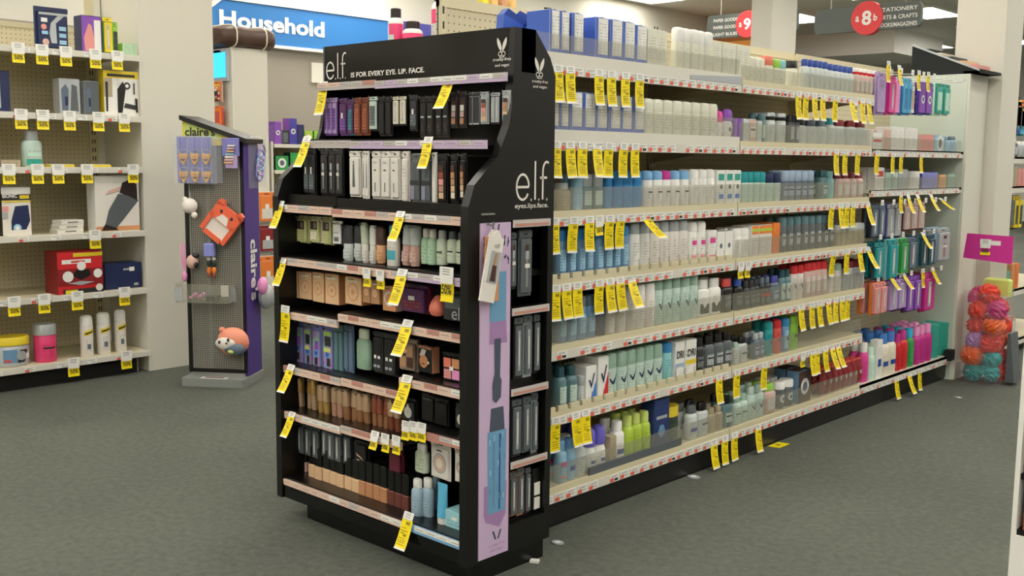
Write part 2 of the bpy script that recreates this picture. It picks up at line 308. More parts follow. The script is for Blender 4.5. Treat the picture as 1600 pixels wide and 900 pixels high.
def product(kind, w, d, h, cols, acc):
    """front faces -Y, base centre at the origin; returns (root, [parts])"""
    a, b = cols; nm = NOUN[kind]; parts = []; x = w/2*.94; y = d/2; mb = MB(); surf = None
    def part(m, name, smooth=True):
        if m and m.f: parts.append((m, name, smooth))
    if kind == 'carton':
        mb.box(-x, x, -y, y, 0, h, b, .0012); mb.box(-x*.98, x*.98, -y-.0006, -y+.001, h*.004, h*.985, a)
        fl = MB(); fl.box(-x*.96, x*.96, -y*.96, y*.96, h, h+.0012, a); fl.box(-x*.3, x*.3, -y-.001, -y*.5, h+.0012, h+.0018, b); part(fl, 'flap', False)
        surf = flat(-x, x, 0, h, -y-.0006)
    elif kind == 'stick':
        c = h*.64
        mb.lathe([(.93, 0), (.97, .003), (1, .006), (1, c)], a, x, y, 16, .6)
        cp = MB(); cp.lathe([(.96, c), (1.0, c+.002), (1, h*.9), (.93, h*.965), (.7, h*.99), (.3, h)], b, x, y, 16, .6); part(cp, 'cap')
        surf = curved(x, y, .6, h*.04, c*.98, 1.0)
    elif kind == 'spray':
        r = min(x, y*1.15); c = h*.74
        mb.lathe([(.96, 0), (1, .003), (1, c*.97), (.94, c), (.8, c+.004)], a, r, r, 14)
        cp = MB()
        if b == 'greyblack':
            cp.lathe([(.98, c), (1.0, c+.002), (1.0, h*.86)], 'blackish', r, r, 14); cp.lathe([(1.02, h*.86), (1.02, h*.95), (.9, h*.99), (.4, h)], 'silver', r, r, 14)
        else: cp.lathe([(.82, c), (.97, c+.001), (.97, h*.9), (.88, h*.965), (.6, h*.995), (.2, h)], b, r, r, 14)
        part(cp, 'cap'); surf = curved(r, r, 1, h*.06, c*.94, .9)
    elif kind in ('bottle', 'tubeh') :
        c = h*(.76 if kind == 'bottle' else .5); r2_ = .62 if kind == 'bottle' else .8
        prof = [(.92, 0), (1, .004), (1, c*.86), (.9, c*.94), (r2_, c)]
        if kind == 'tubeh': prof = [(.7, 0), (.8, .003), (.86, c*.5), (.9, c)]
        mb.lathe(prof, a, x, y, 14, .8)
        cp = MB(); cb = {'whitered': 'white'}.get(b, b)
        if b == 'whitered': cp.lathe([(.66, c), (.7, c+.002), (.7, h*.86)], 'red', x, y, 14, .8); cp.lathe([(.66, h*.86), (.66, h*.98), (.5, h)], 'white', x, y, 12, .8)
        elif kind == 'bottle': cp.lathe([(.64, c), (.7, c+.001), (.7, h*.96), (.6, h)], cb, x, y, 14, .8)
        else: cp.lathe([(.8, c), (1, c+.002), (1, h*.95), (.7, h)], cb, x, y, 12, .8)
        part(cp, 'cap'); surf = curved(x, y, .8, h*.05, c*.84, .9)
    elif kind == 'rollon':
        c = h*.56
        mb.lathe([(.7, 0), (.82, .004), (.98, c*.5), (.9, c*.85), (.72, c)], a, x, y, 14)
        cp = MB(); cp.lathe([(.74, c), (.88, c+.002), (.92, h*.78), (.8, h*.92), (.5, h*.985), (.1, h)], b, x, y, 14); part(cp, 'cap'); surf = curved(x*.95, y*.95, 1, h*.08, c*.8, .9)
    elif kind == 'jar':
        c = h*.72
        mb.lathe([(.94, 0), (1, .004), (1, c*.93), (.92, c)], a, x, y, 16)
        cp = MB(); k2 = 'white' if b == 'whiteblack' else b; cp.lathe([(.9, c), (1.03, c+.001), (1.03, h*.96), (.96, h)], k2, x, y, 16); part(cp, 'lid'); surf = curved(x, y, 1, h*.08, c*.9, .9)
    elif kind == 'can':
        mb.lathe([(.97, 0), (1, .004), (1, h*.86)], a, x, x, 16); cp = MB(); cp.lathe([(1.03, h*.86), (1.03, h*.985), (.98, h)], b, x, x, 16); part(cp, 'lid'); surf = curved(x, x, 1, h*.1, h*.8, .9)
    elif kind == 'pouch':
        n = 10; rings = []
        for i in range(n+1):
            v = i/n; t = y*math.sin(math.pi*min(1, v*1.05+.02))**.6 if 0 < v < 1 else .001
            rings.append([(-x, 0, h*v), (-x*.6, -t, h*v), (x*.6, -t, h*v), (x, 0, h*v), (x*.6, t, h*v), (-x*.6, t, h*v)])
        mb.loft(rings, a); hd = MB(); hd.box(-x, x, -.0015, .0015, h, h+.012, b); part(hd, 'header', False); surf = flat(-x*.6, x*.6, h*.15, h*.85, -y)
    elif kind == 'card':
        mb.box(-x, x, -y*.2, y*.4, 0, h, a, .0008)
        hd = MB(); hd.box(-x, x, -y*.5, -y*.2, h*.88, h*.985, b); hd.box(-x*.25, x*.25, -y*.55, -y*.5, h*.92, h*.945, 'ink'); part(hd, 'hang_header', False)
        bl = MB(); bl.box(-x*.86, x*.86, -y, -y*.2, h*.06, h*.86, b, min(.003, x*.2)); part(bl, 'blister', False); surf = flat(-x*.86, x*.86, h*.06, h*.86, -y)
    elif kind == 'found':
        c = h*.40
        mb.box(-x, x, -y, y, 0, c, a, .0025); mb.lathe([(.5, c), (.5, c+.004)], a, x, y, 10)
        cp = MB(); cp.box(-x*.94, x*.94, -y*.94, y*.94, c+.003, h, b, .003); part(cp, 'cap', False); surf = flat(-x*.9, x*.9, h*.04, c*.96, -y)
    elif kind == 'egg':
        mb.lathe([(.25, 0), (.75, h*.08), (1, h*.3), (.96, h*.5), (.7, h*.75), (.35, h*.94), (.1, h)], a, x, x, 14); hd = MB(); hd.lathe([(1.0, h*.28), (1.02, h*.3), (1.0, h*.32)], b, x, x, 14); part(hd, 'seam')
    elif kind == 'tube':
        n = 6; rings = []; c = h*.18
        for i in range(n+1):
            v = i/n; t = y*(1-v)+.001
            rings.append([(x*(.9+.1*v)*math.cos(2*math.pi*j/14), t*math.sin(2*math.pi*j/14), c+(h-c)*v) for j in range(14)])
        mb.loft(rings, a); cp = MB(); cp.lathe([(.8, 0), (.86, .003), (.88, c)], b, x, y, 14); part(cp, 'cap')
    root = mb.build(nm, None, smooth=kind not in ('carton', 'card', 'found'))
    kids = [m.build(n_, root, smooth=s_) for m, n_, s_ in parts]
    if surf and acc in ACC:
        am = accent(acc, surf, lab(a))
        if am: kids.append(am.build('print', root))
    if acc in ('dri', 'driy'): kids.append(text('DRI', w*.72, h*.2, 'ink', root, (-w*.36, -y-.003, h*.56), FY, .02))
    if acc == 'elf': kids.append(text('elf', w*.5, h*.42, 'silver', root, (-w*.02, -y-.003, h*.08), FY))
    return root, kids
# ---- goods of the long shelving: bay, shelf, from y, to y, count, kind, depth, height, look, colours, print, rows
GROWS=[
('near',1,-1.149,-1.047,2,'carton',0.1,0.135,'white fronted blue carton',('white','blue'),'bluebox',1),
('near',1,-1.041,-0.978,1,'carton',0.1,0.135,'white and blue carton beside the empty slot',('white','blue'),'bluebox',1),
('near',1,-0.914,-0.692,3,'carton',0.1,0.135,'blue sided carton with white front',('white','blue'),'bluebox',1),
('near',1,-0.692,-0.619,1,'carton',0.1,0.13,'last blue sided white carton of the run',('white','blue'),'bluebox',1),
('near',1,-0.619,-0.497,2,'carton',0.08,0.125,'plain ivory carton',('ivory','ivory'),'lines',1),
('near',1,-0.432,-0.189,5,'stick',0.035,0.15,'tall ivory deodorant stick with domed cap',('ivory','white'),'lines',1),
('near',1,-0.18,0.086,5,'carton',0.04,0.115,'slim ivory deodorant box',('ivory','ivory'),'lines',1),
('middle',1,0.096,0.213,3,'stick',0.03,0.1,'small ivory stick',('ivory','ivory'),'lines',1),
('middle',1,0.213,0.281,1,'stick',0.035,0.115,'ivory stick with coral cap',('ivory','coral'),'lines',1),
('middle',1,0.286,0.34,1,'stick',0.03,0.105,'ivory stick with lime green cap',('ivory','lime'),'lines',1),
('middle',1,0.34,0.394,1,'stick',0.03,0.105,'ivory stick with aqua cap',('ivory','aqua'),'lines',1),
('middle',1,0.45,0.524,1,'jar',0.05,0.11,'ivory jar with black lid',('ivory','black'),'lines',1),
('middle',1,0.558,0.787,5,'bottle',0.04,0.125,'clear bottle with royal blue cap',('pale','royal'),'lines',1),
('middle',1,0.787,1.046,5,'bottle',0.04,0.12,'pale bottle with dark blue cap',('pale','royal'),'lines',1),
('middle',1,1.052,1.297,5,'bottle',0.04,0.12,'red necked bottle with white cap',('rosy','whitered'),'lines',1),
('near',2,-1.144,-1.048,2,'carton',0.08,0.125,'white carton with blue lower panel',('white','blue'),'bluebox',2),
('near',2,-1.048,-0.628,6,'carton',0.08,0.125,'white carton with blue sides',('white','blue'),'bluebox',2),
('near',2,-0.625,-0.133,8,'stick',0.03,0.125,'ivory ribbed deodorant stick',('ivory','ivory'),'lines',2),
('near',2,-0.133,-0.082,1,'rollon',0.035,0.1,'white roll-on with pink cap',('white','hotpink'),'lines',2),
('near',2,-0.077,-0.01,1,'rollon',0.04,0.11,'white roll-on with violet cap',('white','violet'),'disc',2),
('middle',2,-0.01,0.043,1,'carton',0.03,0.09,'small violet box',('violet','violet'),'lines',2),
('middle',2,0.048,0.093,1,'carton',0.03,0.09,'narrow grey white box',('pale','pale'),'lines',2),
('middle',2,0.098,0.159,1,'carton',0.03,0.09,'small white and red box',('rosy','white'),'bar',2),
('middle',2,0.164,0.205,1,'carton',0.03,0.085,'narrow pale blue box',('pale','pale'),'lines',2),
('middle',2,0.205,0.242,1,'spray',0.035,0.12,'grey teal narrow spray can',('slateteal','slateteal'),'lines',2),
('middle',2,0.242,0.437,2,'spray',0.05,0.125,'clear bodied spray with grey and black cap',('pale','greyblack'),'lines',2),
('middle',2,0.443,0.528,2,'spray',0.035,0.12,'slim dark grey spray',('smoke','charcoal'),'lines',2),
('middle',2,0.534,0.616,1,'bottle',0.05,0.105,'squat clear bottle with black cap',('pale','black'),'lines',2),
('middle',2,0.622,0.799,2,'bottle',0.05,0.105,'clear bottle with navy grey cap',('pale','slate'),'lines',2),
('middle',2,0.805,0.888,1,'bottle',0.05,0.12,'teal capped clear bottle',('pale','teal'),'lines',2),
('middle',2,0.894,1.211,3,'bottle',0.05,0.115,'clear bottle with dark red cap',('pale','darkred'),'lines',2),
('near',3,-1.081,-1.012,1,'bottle',0.05,0.09,'low beige bottle at the near end',('beige','pale'),'lines',2),
('near',3,-1.009,-0.961,1,'stick',0.035,0.12,'pale blue stick',('skyblue','skyblue'),'lines',2),
('near',3,-0.958,-0.85,2,'stick',0.035,0.12,'silver grey stick',('slateteal','silver'),'lines',2),
('near',3,-0.842,-0.795,1,'stick',0.035,0.12,'mid blue stick with silver label',('azure','azure'),'lines',2),
('near',3,-0.788,-0.618,3,'stick',0.035,0.13,'bright blue stick',('azure','azure'),'lines',2),
('near',3,-0.602,-0.551,1,'spray',0.04,0.13,'white can with pale blue shoulder',('white','lightblue'),'bar',2),
('near',3,-0.547,-0.494,1,'spray',0.04,0.13,'white can with soft blue shoulder and red mark',('white','lightblue'),'barred',2),
('near',3,-0.49,-0.436,1,'spray',0.04,0.13,'white can with magenta shoulder',('white','magenta'),'bar',2),
('near',3,-0.432,-0.308,2,'spray',0.04,0.13,'white can with blue shoulder',('white','lightblue'),'bar',2),
('near',3,-0.304,-0.132,3,'spray',0.04,0.135,'plain white can',('white','white'),'lines',2),
('near',3,-0.127,0.051,3,'carton',0.05,0.13,'white carton with green print',('white','white'),'green',2),
('middle',3,0.06,0.256,4,'stick',0.035,0.125,'clear stick with teal cap',('mintclear','teal'),'lines',2),
('middle',3,0.261,0.386,2,'stick',0.035,0.12,'clear stick with navy cap',('mintclear','navy'),'lines',2),
('middle',3,0.391,0.681,5,'stick',0.035,0.13,'grey blue stick with silver cap',('slate','silverblue'),'bar',2),
('middle',3,0.761,0.83,1,'bottle',0.045,0.13,'dark teal bottle standing alone',('slateteal','darkteal'),'bar',2),
('middle',3,0.836,0.888,1,'bottle',0.04,0.125,'light teal bottle',('aqua','aqua'),'lines',2),
('middle',3,0.914,1.198,4,'bottle',0.045,0.12,'clear bottle with maroon cap',('rosy','maroon'),'lines',2),
('near',4,-1.083,-0.679,8,'spray',0.05,0.165,'blue aerosol can behind yellow tags',('steelblue','azure'),'lines',2),
('near',4,-0.675,-0.561,2,'spray',0.045,0.172,'white aerosol can with flat shoulder',('white','silver'),'lines',2),
('near',4,-0.557,-0.309,4,'spray',0.05,0.172,'white tall aerosol can',('whitewarm','silver'),'lines',2),
('near',4,-0.305,-0.188,2,'spray',0.045,0.16,'white aerosol can with pink and navy mark',('white','white'),'pink',2),
('near',4,-0.179,-0.119,1,'carton',0.04,0.12,'white carton with pink hearts print',('white','white'),'pink',2),
('near',4,-0.114,0.006,2,'carton',0.04,0.11,'white carton with black emblem',('white','white'),'disc',2),
('middle',4,0.016,0.147,2,'spray',0.05,0.12,'white round shouldered can',('white','white'),'lines',2),
('middle',4,0.152,0.321,3,'carton',0.05,0.125,'white carton with orange top and green stripe',('whitewarm','white'),'orangetop',2),
('middle',4,0.327,0.387,1,'carton',0.05,0.13,'tall orange carton',('orange','orange'),'lines',2),
('middle',4,0.398,0.917,8,'spray',0.045,0.155,'smoky grey teal aerosol can',('smoke','slateteal'),'bar',2),
('middle',4,0.923,1.029,2,'stick',0.035,0.1,'small pale stick',('beige','white'),'lines',2),
('middle',4,1.036,1.23,3,'stick',0.035,0.1,'small beige stick with white cap',('beige','pale'),'lines',2),
('near',5,-1.078,-0.871,4,'spray',0.045,0.15,'blue grey aerosol can',('steelblue','slate'),'lines',2),
('near',5,-0.868,-0.817,1,'spray',0.045,0.165,'dark navy aerosol can',('navy','navy'),'lines',2),
('near',5,-0.813,-0.519,5,'spray',0.045,0.165,'white aerosol can',('whitewarm','white'),'lines',2),
('near',5,-0.519,-0.23,5,'spray',0.05,0.175,'white can with mint shoulder and navy check',('mintclear','sage'),'check',2),
('near',5,-0.226,-0.057,2,'bottle',0.04,0.145,'black and white bottle with white cap',('white','white'),'black',2),
('near',5,-0.052,0.041,1,'bottle',0.04,0.135,'black bottle with red cap',('blackish','redsoft'),'bar',2),
('middle',5,0.046,0.106,1,'bottle',0.04,0.13,'black bottle with navy cap',('blackish','blue'),'bar',2),
('middle',5,0.111,0.247,3,'bottle',0.035,0.115,'dark bottle with pale label',('charcoal','charcoal'),'bar',2),
('middle',5,0.252,0.333,2,'bottle',0.035,0.12,'dark grey bottle with red band',('charcoal','slate'),'redband',2),
('middle',5,0.339,0.411,1,'bottle',0.035,0.12,'indigo banded grey bottle',('slate','indigo'),'bar',2),
('middle',5,0.416,0.513,2,'bottle',0.04,0.14,'dark teal bottle with white tick',('slateteal','darkteal'),'check',2),
('middle',5,0.519,0.631,2,'spray',0.04,0.155,'red topped can with white tick',('whitewarm','red'),'check',2),
('middle',5,0.637,0.855,4,'spray',0.045,0.16,'bright red aerosol can',('rosy','red'),'lines',2),
('middle',5,0.861,1.026,2,'spray',0.04,0.135,'white aerosol can with green grey cap',('whitewarm','sage'),'lines',2),
('middle',5,1.033,1.256,4,'spray',0.04,0.14,'silver can with dark red top',('silver','maroon'),'lines',2),
('near',6,-1.073,-0.967,2,'bottle',0.05,0.14,'clear bottle with dark teal cap',('slateteal','darkteal'),'lines',2),
('near',6,-0.964,-0.936,1,'stick',0.035,0.1,'pale grey stick',('pale','silver'),'lines',2),
('near',6,-0.932,-0.872,1,'carton',0.05,0.125,'white carton with blue corner and tick',('white','white'),'bluetick',2),
('near',6,-0.868,-0.806,1,'carton',0.05,0.15,'white carton with red corner and tick',('white','white'),'redtick',2),
('near',6,-0.802,-0.459,6,'stick',0.04,0.155,'white stick with mint cap and dark tick',('mintclear','sage'),'check',2),
('near',6,-0.455,-0.391,1,'spray',0.045,0.15,'bright blue can',('aqua','azure'),'lines',2),
('near',6,-0.387,-0.321,1,'carton',0.045,0.145,'boldly lettered white carton with grey blue base',('white','white'),'dri',2),
('near',6,-0.317,-0.241,1,'carton',0.045,0.145,'boldly lettered white carton with yellow band',('white','white'),'driy',2),
('near',6,-0.232,-0.167,1,'bottle',0.04,0.14,'black bottle beside the lettered cartons',('charcoal','black'),'bar',2),
('near',6,-0.162,0.045,3,'bottle',0.04,0.14,'charcoal bottle with black cap',('smoke','black'),'bar',2),
('middle',6,0.055,0.091,1,'bottle',0.035,0.09,'small pale bottle',('pale','sage'),'lines',2),
('middle',6,0.096,0.163,1,'bottle',0.035,0.105,'white labelled dark bottle',('pale','black'),'bar',2),
('middle',6,0.21,0.306,2,'bottle',0.035,0.11,'small grey bottle',('slate','silver'),'bar',2),
('middle',6,0.312,0.384,1,'spray',0.045,0.15,'teal aerosol can with teal cap',('teal','teal'),'check',2),
('middle',6,0.389,0.457,1,'spray',0.045,0.15,'grey aerosol can with red cap',('redsoft','red'),'check',2),
('middle',6,0.463,0.532,1,'spray',0.045,0.15,'aerosol can with bright blue cap',('steelblue','azure'),'check',2),
('middle',6,0.538,0.597,1,'spray',0.045,0.155,'lime green aerosol can',('lime','lime'),'bar',2),
('near',7,-1.063,-1.019,1,'bottle',0.045,0.145,'sky blue bottle with pink mark',('skyblue','lightblue'),'pink',3),
('near',7,-1.016,-0.97,1,'bottle',0.045,0.145,'sky blue bottle with navy mark',('skyblue','lightblue'),'blue',3),
('near',7,-0.967,-0.907,1,'bottle',0.055,0.135,'clear bottle with broad white cap',('pale','white'),'lines',3),
('near',7,-0.903,-0.79,2,'rollon',0.06,0.16,'white bottle with big violet dome cap',('white','violetblue'),'blue',3),
('near',7,-0.786,-0.748,1,'carton',0.06,0.11,'tan carton',('beige','beige'),'lines',2),
('near',7,-0.744,-0.683,1,'bottle',0.05,0.155,'white pump bottle with blue label',('white','white'),'blue',2),
('near',7,-0.679,-0.526,3,'bottle',0.05,0.165,'lime green bottle with lime cap',('limegreen','limepale'),'lines',2),
('near',7,-0.522,-0.417,1,'carton',0.06,0.2,'large navy carton',('navyblue','navyblue'),'navylogo',1),
('near',7,-0.412,-0.28,1,'jar',0.08,0.145,'dark green tub with yellow lid',('darkgreen','yellow'),'lines',1),
('near',7,-0.271,-0.207,1,'bottle',0.045,0.135,'white bottle with smoky cap',('pale','smoke'),'blue',2),
('near',7,-0.202,-0.123,1,'bottle',0.045,0.135,'pale bottle with black cap',('pale','black'),'bar',2),
('near',7,-0.118,-0.016,2,'bottle',0.045,0.1,'low beige bottle',('beige','beige'),'lines',2),
('middle',7,-0.011,0.064,1,'bottle',0.045,0.13,'dark green bottle with grey label',('slateteal','black'),'bar',2),
('middle',7,0.069,0.188,2,'bottle',0.045,0.12,'clear green bottle',('mintclear','sage'),'bar',2),
('middle',7,0.193,0.322,2,'bottle',0.045,0.14,'pale green ribbed bottle with tick',('mintclear','mintclear'),'check',2),
('middle',7,0.328,0.428,1,'bottle',0.05,0.13,'grey bottle with lime cap',('rosy','lime'),'lines',2),
('middle',7,0.451,0.603,2,'jar',0.06,0.12,'black and white jar',('smoke','whiteblack'),'disc',2),
('middle',7,0.609,0.738,1,'carton',0.06,0.15,'dark brown carton with blue top',('brown','steelblue'),'disc',2),
('middle',7,0.852,1.291,8,'pouch',0.03,0.12,'red pouch with white disc',('darkred','redsoft'),'disc',2),
('far',7,1.298,1.372,1,'bottle',0.045,0.2,'hot pink bottle with white cap',('hotpink','white'),'lines',2),
('far',7,1.379,1.44,1,'bottle',0.045,0.17,'mint carton bottle',('mint','mint'),'lines',2),
('far',7,1.44,1.508,1,'carton',0.04,0.2,'white carton with blue base',('white','white'),'blue',1),
('far',7,1.516,1.707,2,'bottle',0.06,0.22,'cream bottle with blue flat cap',('cream','midblue'),'blue',3),
('far',7,1.715,1.764,1,'bottle',0.05,0.2,'red bottle with magenta cap',('red','magenta'),'lines',3),
('far',7,1.773,1.856,1,'bottle',0.06,0.21,'tall red bottle with magenta cap',('red','magenta'),'lines',3),
('far',7,1.865,1.942,1,'bottle',0.06,0.21,'green bottle with cyan cap',('green','cyan'),'lines',3),
('far',7,1.95,2.191,3,'bottle',0.06,0.21,'magenta bottle with pink cap',('magenta','pink'),'lines',3),
('far',7,2.201,2.477,2,'can',0.08,0.19,'tall jade green cylinder',('jade','jade'),'lines',1),
('far',8,1.269,1.371,1,'carton',0.04,0.08,'white box with red stripe',('white','white'),'redband',2),
('far',8,1.378,1.46,1,'carton',0.04,0.1,'pale pink box',('blush','white'),'lines',2),
('far',8,1.468,1.809,4,'carton',0.04,0.115,'white box with pale print',('white','white'),'lines',2),
('far',8,1.843,2.031,1,'carton',0.05,0.085,'salmon pink box',('salmon','rosy'),'lines',2),
('far',8,2.04,2.193,1,'carton',0.05,0.085,'light blue box',('skyblue','skyblue'),'disc',2),
('far',8,2.267,2.38,1,'bottle',0.04,0.085,'small clear bottle with dark cap',('skyblue','slate'),'lines',2),
('far',9,1.305,1.416,1,'carton',0.04,0.11,'white box with red print',('white','white'),'red',2),
('far',9,1.431,1.577,2,'carton',0.04,0.085,'pale teal box',('mintclear','mintclear'),'lines',2),
('far',9,1.585,1.705,1,'carton',0.05,0.1,'clear box with white sign',('silver','silver'),'lines',2),
('far',9,1.746,1.863,1,'carton',0.05,0.09,'plain white box',('white','white'),'lines',2),
('far',9,1.888,2.116,2,'carton',0.05,0.085,'violet and sky blue box',('periwinkle','indigo'),'lines',2),
('far',9,2.134,2.235,1,'carton',0.05,0.07,'peach box',('peach','peach'),'lines',2),
('far',9,2.254,2.358,1,'carton',0.05,0.075,'sage green box',('sage','sage'),'lines',2),
]
GTAGS=[
(1, -1.128, 2, 0),(1, -1.067, 1, 0),(1, -0.917, 2, 0),(1, -0.85, 1, 0),(1, -0.771, 1, 0),(1, -0.689, 1, 0),(1, 0.459, 2, 0),(1, 0.528, 0, 0),(1, 0.605, 4, 0),(1, 0.683, 3, 0),(1, 0.807, 0, 0),(1, 0.969, 10, 0),(1, 1.009, 0, 1),(1, 1.084, 4, 0),(1, 1.154, 6, 0),(2, -1.132, 3, 0),(2, -1.061, 3, 0),(2, -0.998, 2, 0),(2, -0.92, 7, 0),(2, -0.856, 0, 0),(2, -0.773, 0, 0),(2, -0.706, 0, 0),(2, 0.839, 3, 0),(2, 0.93, 0, 0),(2, 1.064, 0, 0),(2, 1.276, 0, 0),(3, -1.136, 0, 0),(3, -1.038, -2, 0),(3, -0.953, 2, 0),(3, -0.901, 0, 1),(3, -0.844, -1, 0),(3, -0.782, -1, 0),(3, -0.623, 32, 0),(3, 0.82, -1, 0),(3, 0.91, 5, 0),(3, 0.977, 0, 0),(3, 1.037, 0, 0),(3, 1.205, 12, 0),(4, -1.124, 2, 0),(4, -1.069, 3, 0),(4, -1.012, 2, 0),(4, -0.894, 0, 0),(4, -0.833, 4, 0),(4, -0.774, 4, 0),(4, -0.706, 14, 0),(4, 0.036, 0, 1),(4, 0.092, 0, 1),(4, 0.861, -4, 0),(4, 1.0, 0, 0),(4, 1.138, 6, 0),(4, 1.238, 20, 0),(5, 0.566, 5, 0),(5, 0.669, 3, 0),(5, 0.743, 5, 0),(5, 0.832, 6, 0),(5, 0.904, 3, 0),(5, 0.97, 3, 0),(5, 1.031, 0, 0),(6, -1.114, 0, 0),(6, -1.007, 4, 0),(6, -0.955, 5, 0),(6, -0.101, 4, 0),(6, 0.036, 0, 0),(6, 0.261, 0, 0),(6, 0.604, 0, 1),(6, 0.695, 6, 0),(6, 0.739, 3, 0),(6, 0.822, 5, 0),(6, 0.893, 14, 0),(6, 0.953, 14, 0),(7, -0.123, 5, 0),(7, -0.04, 3, 0),(7, 0.035, 1, 0),(7, 0.228, 6, 0),(7, 1.656, 6, 0),(7, 1.823, 14, 0),(7, 1.961, 4, 0),]
